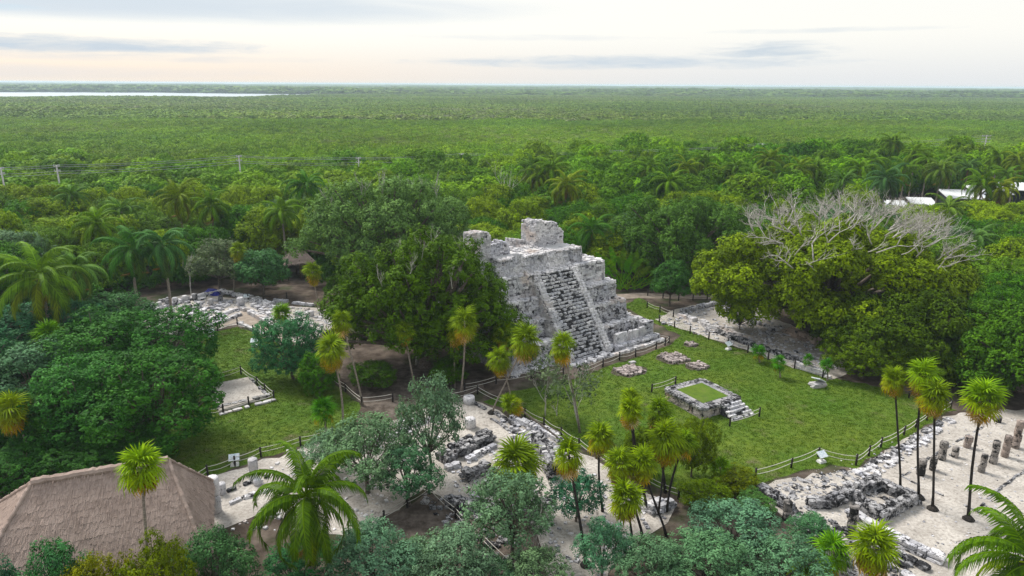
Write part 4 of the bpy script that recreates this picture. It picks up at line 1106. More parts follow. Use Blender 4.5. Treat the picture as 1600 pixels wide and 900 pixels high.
def thatched_hut(loc, yaw, ridge, L2, W2, ez, rz, label, courses=14, seed=1, ext=0.0):
    """hip roof of overlapping thatch courses on posts; ridge = half ridge length, L2/W2 half eave sizes"""
    e = thing('thatched_hut', label, 'hut', loc, yaw); r = random.Random(seed)
    roof = None
    mb = MB(); th = .12
    A = [(-L2 - ext * .4, -W2, ez), (L2, -W2, ez), (L2, W2, ez), (-L2 - ext, W2, ez)]; B = [(-ridge, 0, rz), (ridge, 0, rz)]
    mb.add(A + B, [(0, 1, 5, 4), (1, 2, 5), (2, 3, 4, 5), (3, 0, 4), (3, 2, 1, 0)])
    roof = mb.build('roof', THATCH, e)
    faces = [(Vector(A[0]), Vector(A[1]), Vector(B[0]), Vector(B[1])), (Vector(A[1]), Vector(A[2]), Vector(B[1]), Vector(B[1])), (Vector(A[2]), Vector(A[3]), Vector(B[1]), Vector(B[0])), (Vector(A[3]), Vector(A[0]), Vector(B[0]), Vector(B[0]))]
    for a0, a1, b0, b1 in faces:
        N = (a1 - a0).cross(b0 - a0).normalized()
        for k in range(courses):
            f0, f1 = k / courses, min(1, (k + 1.55) / courses)
            l0, r0 = a0.lerp(b0, f0), a1.lerp(b1, f0); l1, r1 = a0.lerp(b0, f1), a1.lerp(b1, f1)
            L = (r0 - l0).length; n = max(4, int(L / .10)); V = []; Fc = []; al = []
            dn = (a0 - b0).normalized() if b0 != b1 else ((a0 + a1) / 2 - b0).normalized()
            slope = ((a0 + a1) / 2 - (b0 + b1) / 2).length / courses
            for i in range(n + 1):
                g = i / n; j = r.uniform(-.03, .14); up = r.uniform(.015, .05)
                V += [l0.lerp(r0, g) + dn * j + N * up, l1.lerp(r1, g) + N * .012, l0.lerp(r0, g) + dn * j + N * (up - .02)]
                al += [(g * L, 0, k), (g * L, slope * 1.5, k), (g * L, -.05, k)]
            for i in range(n):
                q = i * 3; Fc += [(q, q + 3, q + 4, q + 1), (q + 2, q + 5, q + 3, q)]
            me = mesh_of('thatch_course', V, Fc, THATCH, False, np.repeat([r.random()], len(V)))
            at = me.attributes.new('along', 'FLOAT_VECTOR', 'POINT'); at.data.foreach_set('vector', np.array(al, np.float32).ravel())
            link('thatch_course', me, roof)
    shag = MB()
    for a0, a1, b0, b1 in faces:
        N = (a1 - a0).cross(b0 - a0).normalized(); area = ((a1 - a0).length + (b1 - b0).length) / 2 * ((a0 + a1) / 2 - (b0 + b1) / 2).length
        for k in range(int(area * 55)):
            f = 1 - math.sqrt(r.random()) if b0 == b1 else r.random(); q = a0.lerp(b0, f).lerp(a1.lerp(b1, f), r.random()); dn = ((a0 + a1) / 2 - (b0 + b1) / 2).normalized(); sd_ = dn.cross(N)
            w_ = sd_ * r.uniform(.008, .02); L = r.uniform(.2, .5)
            shag.add([q - w_ + N * .03, q + w_ + N * .03, q + dn * L + sd_ * r.uniform(-.06, .06) + N * r.uniform(.03, .11)], [(0, 1, 2)], r.random())
        for k in range(int((a1 - a0).length * 40)):
            q = a0.lerp(a1, r.random()); dn = ((a0 + a1) / 2 - (b0 + b1) / 2).normalized(); w_ = (a1 - a0).normalized() * .02
            shag.add([q - w_, q + w_, q + dn * r.uniform(.1, .35) + Vector((0, 0, -.1))], [(0, 1, 2)], r.random())
    shag.build('loose_thatch', THATCH, roof)['kind'] = 'stuff'
    # shaggy ridge and hip caps
    for s0, s1, rad in ((Vector(B[0]), Vector(B[1]), .2), (Vector(A[0]), Vector(B[0]), .1), (Vector(A[1]), Vector(B[1]), .1), (Vector(A[2]), Vector(B[1]), .1), (Vector(A[3]), Vector(B[0]), .1)):
        L = (s1 - s0).length; n = int(L / .16); mb = MB(); d = (s1 - s0) / L; sd_ = d.cross(Vector((0, 0, 1))).normalized()
        mb.tube([s0.lerp(s1, i / n) + Vector((0, 0, rad * .35 + r.uniform(-.03, .03))) for i in range(n + 1)], [rad * r.uniform(.85, 1.15) for _ in range(n + 1)], 8)
        for i in range(int(L * 26)):
            q = s0.lerp(s1, r.random()) + Vector((0, 0, rad * .5)); sg = r.choice((-1, 1)); w_ = d * r.uniform(.02, .05)
            tip = q + sd_ * sg * rad * r.uniform(1.2, 2.1) + Vector((0, 0, -rad * r.uniform(.6, 1.5))) + d * r.uniform(-.1, .1)
            if r.random() < .12: tip = q + Vector((0, 0, r.uniform(.1, .25))) + d * r.uniform(-.2, .2)
            mb.add([q - w_, q + w_, tip], [(0, 1, 2)], r.random())
        mb.build('ridge_cap' if rad > .15 else 'hip_cap', THATCH, roof)
    for x in (-.85, 0, .85):
        for y in (-.8, .8):
            mb = MB(); mb.tube([(x * L2, y * W2, -.1), (x * L2, y * W2, ez + .3)], [.12, .1], 8); mb.build('post', WOOD, e, True)
    return e
hut_r0, hut_r1 = G(49, 749, 6.4), G(262, 714, 6.4)
hc = (hut_r0 + hut_r1) / 2; hd_ = hut_r1 - hut_r0
thatched_hut((hc.x, hc.y, 0), math.atan2(hd_.y, hd_.x), hd_.length / 2, hd_.length / 2 + 1.7, 4.3, 2.1, 6.2, 'large hut with a broad pinkish grey thatched hip roof behind the shrubs', 17, 5, 3.2)
hs = G(464, 396, 3.2)
thatched_hut((hs.x, hs.y, 0), .5, .9, 1.9, 1.5, 2.2, 3.4, 'small thatched shelter half hidden between the trees behind the colonnade ruin', 9, 6)

# ---- dark bungalows with white metal roofs among the palms
WHITE_ROOF = simple('white_metal_roof', (.72, .74, .76), .45, .06, .8)
DARKWALL = simple('dark_painted_wall', (.022, .026, .034), .7, .2)
FRAMEW = simple('white_frame', (.75, .75, .75), .6, .05)
mg, tg, pg, _ = mat_new('dark_glass'); pg.inputs['Base Color'].default_value = (.03, .04, .05, 1); pg.inputs['Roughness'].default_value = .08
GLASS = mg
def bungalow(px, py, L, W_, H_, yaw, label, wins):
    p_ = G(px, py, H_); e = thing('bungalow', label, 'bungalow', (p_.x, p_.y, 0), yaw)
    mb = MB(); mb.box((-L / 2, -W_ / 2, -.1), (L / 2, W_ / 2, H_ - .25)); mb.build('wall', DARKWALL, e)
    mb = MB(); o_ = .35; mb.add([(-L / 2 - o_, -W_ / 2 - o_, H_ - .35), (L / 2 + o_, -W_ / 2 - o_, H_ - .35), (L / 2 + o_, W_ / 2 + o_, H_ + .55), (-L / 2 - o_, W_ / 2 + o_, H_ + .55), (-L / 2 - o_, -W_ / 2 - o_, H_ - .2), (L / 2 + o_, -W_ / 2 - o_, H_ - .2), (L / 2 + o_, W_ / 2 + o_, H_ + .7), (-L / 2 - o_, W_ / 2 + o_, H_ + .7)],
        [(0, 3, 2, 1), (4, 5, 6, 7), (0, 1, 5, 4), (1, 2, 6, 5), (2, 3, 7, 6), (3, 0, 4, 7)])
    rf_ = mb.build('roof', WHITE_ROOF, e); rib = MB()
    for k in range(int(L / .6)):
        x = -L / 2 + .3 + k * .6; rib.add([(x - .03, -W_ / 2 - o_, H_ - .198), (x + .03, -W_ / 2 - o_, H_ - .198), (x + .03, W_ / 2 + o_, H_ + .702), (x - .03, W_ / 2 + o_, H_ + .702), (x, -W_ / 2 - o_, H_ - .15), (x, W_ / 2 + o_, H_ + .75)], [(0, 4, 5, 3), (4, 1, 2, 5), (0, 1, 4), (3, 5, 2)])
    rib.build('roof_ribs', WHITE_ROOF, rf_)
    for x in wins:
        mb = MB(); y = -W_ / 2 - .03
        for (x0, z0, x1, z1) in ((x - .55, 1.0, x - .43, 2.2), (x + .43, 1.0, x + .55, 2.2), (x - .43, 1.0, x + .43, 1.12), (x - .43, 2.08, x + .43, 2.2)): mb.box((x0, y - .04, z0), (x1, y + .02, z1))
        wn = mb.build('window', FRAMEW, e); mb = MB(); mb.box((x - .43, y - .01, 1.12), (x + .43, y + .015, 2.08)); mb.build('pane', GLASS, wn)
    mb = MB(); mb.box((L / 2, -.5, 0), (L / 2 + .05, .5, 2.1)); mb.build('door', FRAMEW, e)
bungalow(1394, 321, 4.8, 3.6, 3.6, -.15, 'low dark bungalow with a white roof behind the giant bare-branched tree', (-1.5, 1.5))
bungalow(1440, 316, 4, 3, 3.3, -.15, 'white flat roof partly buried in leaves between two dark bungalows', (0,))
bungalow(1505, 305, 6.5, 5, 5.0, -.2, 'dark bungalow with a white roof and white-framed window between the coconut palms', (1.5, -1.5))
bungalow(1545, 298, 6.5, 5, 5.0, -.2, 'dark bungalow with a white roof tucked against the leaning coconut palm', (-1.6, 1))
bungalow(1597, 293, 7, 5, 5.2, -.2, 'white-roofed bungalow at the end of the row behind the palms', (0,))

# ================================================================== trees and palms
def hero(name, kind, px, pyb, lobes_, color, label, trunk_h, r0, group=None, bare=0, leafkw=None, seed=1, barecol=None):
    p_ = G(px, pyb); e = thing(name, label, 'tree', p_, 0, group)
    V, Fc, T = crown(seed, lobes_, **(leafkw or {}))
    link('crown', mesh_of('crown', V, Fc, LEAF, False, T), e, color=color)
    tb = limbs(seed, lobes_, trunk_h, r0); tb.build('trunk', BARK, e, True)
    return e

def ell_lobes(seed, rx, ry, zc, rz, n, rl, squash=1.0, zmin=0.8):
    r = random.Random(seed); L = []; d = fib(int(n * 1.5), np.random.RandomState(seed))
    for v in d:
        if v[2] < -0.35 or r.random() < .06: continue
        ta = math.atan2(v[1], v[0]); rr = r.uniform(rl[0] * .75, rl[1]); kk = r.uniform(.86, 1.08) * (1 + .09 * math.sin(3 * ta + seed) + .08 * math.sin(5 * ta + 2 * seed) + .07 * math.sin(5 * v[2] + seed))
        q = (v[0] * (rx - rr) * kk, v[1] * (ry - rr) * kk, zc + v[2] * (rz - rr) * kk)
        if q[2] - rr * .6 < zmin - .9: q = (q[0], q[1], zmin + rr * .4)
        L.append((*q, rr))
    L.append((0, 0, zc, min(rx, ry, rz) * .6))
    return L

def bare_branches(mb, p0, d0, L, rad, depth, r, spread=.55, up=.18):
    """recursive leafless limbs"""
    n = 3; pts = [p0]; d = d0.normalized()
    for k in range(n):
        d = (d + Vector((r.uniform(-1, 1), r.uniform(-1, 1), r.uniform(-1, 1) + up * 2)) * .22).normalized()
        pts.append(pts[-1] + d * L / n)
    mb.tube(pts, [rad, rad * .85, rad * .7, rad * .55], 5 if depth > 2 else 4 if depth > 1 else 3)
    if depth <= 0: return
    for k in range(r.choice((2, 3, 3)) if depth > 1 else r.choice((2, 3))):
        q = pts[r.choice((1, 2, 3, 3))]
        nd = (d + Vector((r.uniform(-1, 1), r.uniform(-1, 1), r.uniform(-.6, 1) + up)) * spread * 1.6).normalized()
        bare_branches(mb, q, nd, L * r.uniform(.58, .82), rad * .58, depth - 1, r, spread, up)

# the dark fig in front of the pyramid, the grey-green dome behind it
hero('fig_tree', 'fig', 664, 572, ell_lobes(3, 9.0, 5.6, 4.6, 7.6, 90, (.85, 1.6)), (0.05, 0.098, 0.011), 'huge dark olive-green fig with upswept leaf tufts standing against the pyramid', 2.2, .5,
     leafkw=dict(spacing=.7, clump=.5, leaf=.15, k=36, low=-.6, upn=.55, aspect=.4, keep=.85), seed=201)
hero('rain_tree', 'rain', 612, 462, ell_lobes(4, 10.8, 8, 7.6, 6.6, 70, (1.1, 2.0)), (0.092, 0.155, 0.055), 'broad grey-green rounded tree rising behind the fig, beside the temple', 4, .5,
     leafkw=dict(spacing=.68, clump=.55, leaf=.14, k=28), seed=202)
def pale_limbs(tree, seed, n, rx, ry, zc, rz, xr, yr, L=1.3, rad=.05):
    r = random.Random(seed)
    for k in range(n):
        mb = MB(); x, y = r.uniform(*xr), r.uniform(*yr); g_ = 1 - (x / rx) ** 2 - (y / ry) ** 2
        if g_ < .2: continue
        bare_branches(mb, Vector((x, y, zc + rz * math.sqrt(g_) - L * .9)), Vector((r.uniform(-.4, .4), r.uniform(-.7, .1), 1)), L * r.uniform(.8, 1.3), rad, 3, r, .5, .2); mb.build('bare_limb', BARK_GREY, tree, True)
for o_ in [o for o in bpy.data.objects if o.name == 'fig_tree']: pale_limbs(o_, 31, 9, 9, 5.6, 4.6, 7.0, (-3, 4), (-4, 0), 1.0, .035)
for o_ in [o for o in bpy.data.objects if o.name == 'rain_tree']: pale_limbs(o_, 32, 14, 10.8, 8, 7.6, 6.3, (-7, 6), (-4, 3), 1.1, .04)
# the giant fig right of the lawn
gt = hero('giant_fig', 'fig', 1290, 520, ell_lobes(5, 13.0, 10, 5.2, 6.6, 100, (1.0, 1.9)), (0.105, 0.158, 0.014), 'giant spreading yellow-green fig crowned with bare pale grey branches', 3, .7,
     leafkw=dict(spacing=.62, clump=.55, leaf=.16, k=30, low=-.6), seed=203)
r = random.Random(77); mb = MB()
for k in range(95):
    x, y = r.uniform(-7.5, 9.0), r.uniform(-7.5, 4.0); g_ = 1 - (x / 13) ** 2 - (y / 10) ** 2
    if g_ < .25: continue
    q = Vector((x, y, 5.3 + 6.6 * math.sqrt(g_)))
    bare_branches(mb, q, Vector((x * .10 + r.uniform(-.8, .8), y * .06 + r.uniform(-.6, .4), .62)), r.uniform(1.0, 1.8), r.uniform(.05, .09), 4, r, .62, .05); mb.build('bare_limb', BARK_GREY, gt, True); mb = MB()
hero('broadleaf_tree', 'tree', 1060, 440, ell_lobes(6, 9.5, 7, 5.0, 6.2, 66, (1.0, 1.9)), (0.06, 0.115, 0.03), 'wide rounded green tree between the traveller palm and the giant fig', 3, .4, leafkw=dict(spacing=.68, clump=.55, leaf=.145, k=28), seed=204)
hero('broadleaf_tree', 'tree', 1420, 575, ell_lobes(7, 7.5, 6, 2.6, 5.2, 60, (.9, 1.6)), (0.045, 0.075, 0.014), 'dark low-branched tree behind the slim fan palms at the lawn corner', 1.5, .4, leafkw=dict(spacing=.6, clump=.5, leaf=.135, k=30, low=-.7), seed=205)
hero('broadleaf_tree', 'tree', 1590, 610, ell_lobes(8, 6.5, 5.5, 3.0, 5.2, 50, (.85, 1.5)), (0.048, 0.10, 0.02), 'bright green tree overhanging the end of the colonnade', 1.8, .35, leafkw=dict(spacing=.6, clump=.48, leaf=.135, k=30, low=-.6), seed=206)
# the dark thicket left of the long lawn
for k, (px, pyb, pyt, w_, colr, lab, kd) in enumerate((
    (245, 700, 545, 215, (0.034, 0.092, 0.022), 'dark green dense tree overhanging the long lawn', 'full'),
    (150, 705, 560, 190, (0.037, 0.10, 0.028), 'dark bluish green tree behind the thatched roof', 'full'),
    (255, 600, 478, 170, (0.034, 0.096, 0.024), 'dark green tree between the small lawn and the fenced platform', 'full'),
    (165, 610, 488, 170, (0.04, 0.105, 0.027), 'deep green rounded tree in the thicket behind the dark lawn-edge tree', 'full'),
    (60, 650, 525, 170, (0.068, 0.13, 0.07), 'pale greyish teal tree with open leaves beside the slim leaning fan palm', 'shrub'),
    (85, 720, 600, 130, (0.035, 0.085, 0.02), 'mid-green tree between the leaning fan palm and the thatched roof', 'full'),
    (20, 720, 640, 130, (0.02, 0.062, 0.02), 'dark low tree behind the brown end of the thatched roof', 'full'),
    (-40, 640, 520, 170, (0.03, 0.08, 0.035), 'dark teal tree below the big feathery coconut palm', 'full'),
    (190, 545, 450, 120, (0.05, 0.11, 0.045), 'bluish green bush tree at the end of the colonnade ruin', 'shrub'),
    (100, 560, 465, 150, (0.028, 0.08, 0.04), 'dark teal spreading tree under the coconut palms', 'full'),
    (35, 770, 690, 120, (0.026, 0.07, 0.018), 'dark bush growing against the back of the thatched roof', 'full'),
    (115, 760, 690, 120, (0.03, 0.075, 0.02), 'dark green bush between the thatched roof ridge and the thicket', 'full'),
    (205, 748, 675, 120, (0.03, 0.08, 0.02), 'dark bush behind the lopsided fan palm at the thatched roof', 'full'),
    (20, 570, 470, 150, (0.028, 0.082, 0.04), 'dark tree under the arching fronds of the big coconut palm', 'full'))):
    tree_px(kd, px, pyb, pyt, w_, colr, lab)
for px, pyb, pyt, w_, colr, lab, kd in (
    (458, 592, 490, 100, (0.045, 0.115, 0.055), 'round dark tree on the edge of the long lawn by the slim fan palms', 'full'),
    (500, 618, 548, 62, (0.045, 0.11, 0.02), 'narrow bright green tree at the dirt edge behind the skirted fan palm', 'full'),
    (585, 606, 560, 70, (0.04, 0.085, 0.014), 'low dark bush at the foot of the fig', 'full'),
    (700, 600, 556, 60, (0.04, 0.085, 0.014), 'low dark bush between the fig and the pyramid corner', 'full'),
    (1180, 800, 765, 60, (0.06, 0.12, 0.04), 'small green bush at the lichened wall end', 'full'),
    (760, 935, 870, 110, (0.07, 0.13, 0.07), 'grey-green bush beside the fence of the dark hollow', 'full'),
    (650, 905, 840, 80, (0.05, 0.105, 0.04), 'dark bush inside the fenced hollow', 'full'),
    (412, 462, 392, 85, (0.05, 0.11, 0.045), 'round bluish tree behind the colonnade ruin fence', 'rough'),
    (345, 455, 368, 110, (0.075, 0.10, 0.055), 'brownish grey thin-leaved tree behind the colonnade ruin', 'shrub'),
    (1046, 478, 408, 72, (0.045, 0.105, 0.03), 'small round dark green tree beside the footpath', 'rough'),
    (1155, 515, 455, 40, (0.07, 0.125, 0.02), 'slender young tree with a thin pale trunk at the lawn fence', 'full'),
    (1080, 745, 640, 62, (0.09, 0.135, 0.015), 'yellow-green leafy tree beside the cluster of fan palms', 'full'),
    (1000, 745, 655, 60, (0.075, 0.115, 0.016), 'small yellow-green tree in the midst of the fan palm cluster', 'full'),
    (900, 815, 725, 90, (0.04, 0.10, 0.06), 'dark bluish tree under the fan palms', 'shrub')):
    tree_px(kd, px, pyb, pyt, w_, colr, lab)
# grey-green open trees and shrubs across the front
for px, pyb, pyt, w_, colr, lab in (
    (672, 745, 572, 112, GREYG, 'tall grey-green leafy tree standing on the white ruin floor'),
    (575, 770, 640, 150, (0.09, 0.145, 0.08), 'pale grey-green tree between the coconut palm and the tall grey-green tree'),
    (640, 790, 690, 110, BLUEG, 'bluish green bush below the tall grey-green tree'),
    (520, 740, 660, 90, GREYG, 'thin grey-green shrub at the end of the long lawn fence'),
    (800, 870, 720, 150, (0.095, 0.155, 0.09), 'silvery green tree under the broad fan palm, in front of the ruin wall'),
    (585, 930, 810, 150, (0.088, 0.155, 0.098), 'pale teal shrub beside the trunk of the coconut palm'),
    (705, 935, 820, 150, (0.10, 0.16, 0.098), 'pale teal leafy shrub in front of the dark fenced hollow'),
    (840, 925, 840, 100, (0.09, 0.14, 0.075), 'thin greyish shrub below the silvery green tree'),
    (940, 905, 800, 95, (0.07, 0.145, 0.085), 'grey-green shrub among the fan palm trunks'),
    (1010, 935, 830, 130, (0.08, 0.14, 0.078), 'grey-green shrub at the foot of the fan palm cluster'),
    (1140, 870, 772, 150, (0.085, 0.155, 0.098), 'pale teal spreading shrub beside the lichened wall end'),
    (1100, 930, 825, 170, (0.075, 0.14, 0.074), 'wide grey-green shrub in front of the pale teal one'),
    (1215, 930, 825, 150, (0.08, 0.145, 0.085), 'greyish shrub in front of the leaning column stub'),
    (1265, 860, 795, 75, (0.065, 0.135, 0.07), 'teal round bush beside the leaning dark column stub'),
    (345, 960, 815, 130, (0.055, 0.115, 0.05), 'dark bluish shrub below the thatched roof corner'),
    (105, 1030, 828, 130, (0.04, 0.10, 0.042), 'dark teal bush in front of the thatched roof'),
    (20, 1040, 850, 120, (0.045, 0.10, 0.06), 'low teal bush under the brown end of the thatched roof'),
    (470, 930, 850, 150, (0.03, 0.085, 0.035), 'dark bush under the coconut palm')):
    tree_px('shrub', px, pyb, pyt, w_, colr, lab, 'leafy_shrub' if pyb - pyt < 110 else 'open_tree')
for px, pyb, pyt, w_, colr, lab in (
    (170, 1040, 852, 120, (0.115, 0.125, 0.02), 'olive yellow bush in front of the thatched roof'),
    (262, 1020, 835, 120, (0.10, 0.135, 0.018), 'yellowish green bush at the foot of the slim palm before the thatched roof'),
    (1150, 765, 725, 60, (0.10, 0.13, 0.012), 'low yellow-green bush at the lawn fence end'),
    (1100, 790, 745, 70, (0.075, 0.12, 0.012), 'low green bush between the lawn and the pale teal shrub'),
    (1475, 545, 470, 95, (0.085, 0.12, 0.035), 'mixed olive bushy tree beside the giant fig'),
    (1560, 545, 480, 100, (0.05, 0.115, 0.04), 'green bushy tree above the overhanging tree by the colonnade'),
    (1345, 590, 510, 110, (0.055, 0.09, 0.014), 'low dark olive tree at the foot of the giant fig'),
    (450, 415, 350, 70, (0.12, 0.155, 0.02), 'yellow-green tree beside the small thatched shelter')):
    tree_px('full', px, pyb, pyt, w_, colr, lab, 'bushy_tree')

# ---- fan palms: slim stems, spherical heads of split fan leaves, brown skirt
def fan_frond(seed, Rf=.62, pet=.5, n=17, droop=.25):
    r = random.Random(seed); V, F, T = [], [], []
    def add(vs, fs, t_):
        b = len(V); V.extend(vs); F.extend([tuple(i + b for i in f) for f in fs]); T.extend([t_] * len(vs))
    # petiole and leaf lie along +x; the fan opens in the x-y plane and droops to -z
    add([(0, -.015, 0), (0, .015, 0), (pet, .01, .03), (pet, -.01, .03)], [(0, 1, 2, 3)], .8)
    for k in range(n):
        a = (k / (n - 1) - .5) * R(262) + r.uniform(-.05, .05); L = Rf * (1 - .16 * abs(k / (n - 1) - .5) * 2) * r.uniform(.85, 1.1)
        d = Vector((math.cos(a), math.sin(a), 0)); s_ = Vector((-d.y, d.x, 0)); o = Vector((pet, 0, .03)); w_ = L * .062
        f = lambda q: -droop * L * q * q * r.uniform(.6, 1.5)
        m1 = o + d * L * .45 + Vector((0, 0, .04 + f(.45))); m2 = o + d * L * .78 + Vector((0, 0, f(.78))); tip = o + d * L + Vector((0, 0, f(1.12) - .05 * r.random()))
        add([o, m1 - s_ * w_, m1 + Vector((0, 0, .02)), m1 + s_ * w_, m2 - s_ * w_ * .75, m2 + s_ * w_ * .75, tip], [(0, 1, 2), (0, 2, 3), (1, 4, 5, 3), (4, 6, 5)], .25 + .55 * r.random())
    return V, F, T
FANS = []
for k in range(7):
    V, F, T = fan_frond(300 + k, .64, .45, 17, (.15, .25, .35, .5, .25, .4, .6)[k]); FANS.append(mesh_of('frond', V, F, LEAF, False, T))
def palm_trunk(e, top, rad, mat, bend=.3, seg=7, flare=1.5, name='trunk'):
    r = rnd; pts = []; rr = []; bx, by = r.uniform(-bend, bend), r.uniform(-bend, bend); T_ = Vector(top)
    for k in range(seg + 1):
        f = k / seg; w_ = math.sin(f * math.pi); pts.append(Vector((T_.x * f ** 1.2 + bx * w_, T_.y * f ** 1.2 + by * w_, T_.z * f - .1 * (k == 0)))); rr.append(rad * (flare if k == 0 else 1.05 - .25 * f))
    mb = MB(); mb.tube(pts, rr, 7); return mb.build(name, mat, e, True)
def fan_palm(base, top, size, label, group=None, dark=False, n=27, dead=12, color=(.11, .17, .012), mound=False, tilt=None):
    size *= rnd.uniform(.86, 1.12); n = int(n * rnd.uniform(.85, 1.2)); dead = int(dead * rnd.uniform(.5, 1.4)); e = thing('fan_palm', label, 'palm', base, 0, group); T_ = Vector(top) - Vector(base)
    if T_.z > .5: palm_trunk(e, T_ - Vector((0, 0, .1)), .065 + .02 * rnd.random(), BARK_DARK if dark else BARK_PALM, min(.22, T_.z * .04))
    if mound:
        mb = MB(); mb.tube([(0, 0, -.05), (0, 0, .08), (0, 0, .2), (0, 0, .32)], [.36, .34, .22, .08], 9); mb.build('root_mound', BARK_DARK, e, True)
    tl = tilt or (0, 0); spread_ = rnd.uniform(.1, .55); flop = rnd.uniform(-14, 16)
    for k in range(n):
        f = k / (n - 1); elv = R(84 - (128 + flop) * f ** .9 + rnd.uniform(-8, 8)); a_ = k * 2.39996 + rnd.uniform(-.2, .2)
        j_ = rnd.uniform(.82, 1.18); c_ = tuple(x * j_ for x in color)
        if f > .5: c_ = (c_[0] * (1 + .9 * (f - .5)), c_[1], c_[2])
        if f > .86 and rnd.random() < .5: c_ = (.2, .15, .03)
        m_ = Matrix.Rotation(tl[0], 4, 'X') @ Matrix.Rotation(tl[1], 4, 'Y') @ Matrix.Rotation(a_, 4, 'Z') @ Matrix.Rotation(-elv, 4, 'Y') @ Matrix.Rotation(rnd.uniform(-.4, .4), 4, 'X')
        link('frond', FANS[rnd.randrange(7)], e, T_ + Vector((0, 0, -spread_ * f)), m_.to_euler(), size * rnd.uniform(.85, 1.12), c_)
    for k in range(dead):
        m_ = Matrix.Rotation(tl[0], 4, 'X') @ Matrix.Rotation(tl[1], 4, 'Y') @ Matrix.Rotation(k * 6.28 / max(1, dead) + rnd.uniform(-.3, .3), 4, 'Z') @ Matrix.Rotation(R(rnd.uniform(42, 78)), 4, 'Y') @ Matrix.Rotation(rnd.uniform(-.5, .5), 4, 'X')
        link('dead_frond', FANS[5 + rnd.randrange(2)], e, T_ + Vector((0, 0, -.1 - spread_)), m_.to_euler(), size * rnd.uniform(.85, 1.1), rnd.choice(((.30, .19, .05), (.36, .26, .13), (.26, .18, .03), (.38, .31, .21), (.22, .19, .02))))
    return e
def fan_px(cx, cy, bx, by, rpx, label, group=None, **kw):
    b = G(bx, by); t_ = at_y(cx, cy, b.y); s_ = rpx * mpp(t_) / .95
    return fan_palm(b, t_, s_, label, group, **kw)
GF = 'slim fan palms of the ruins'
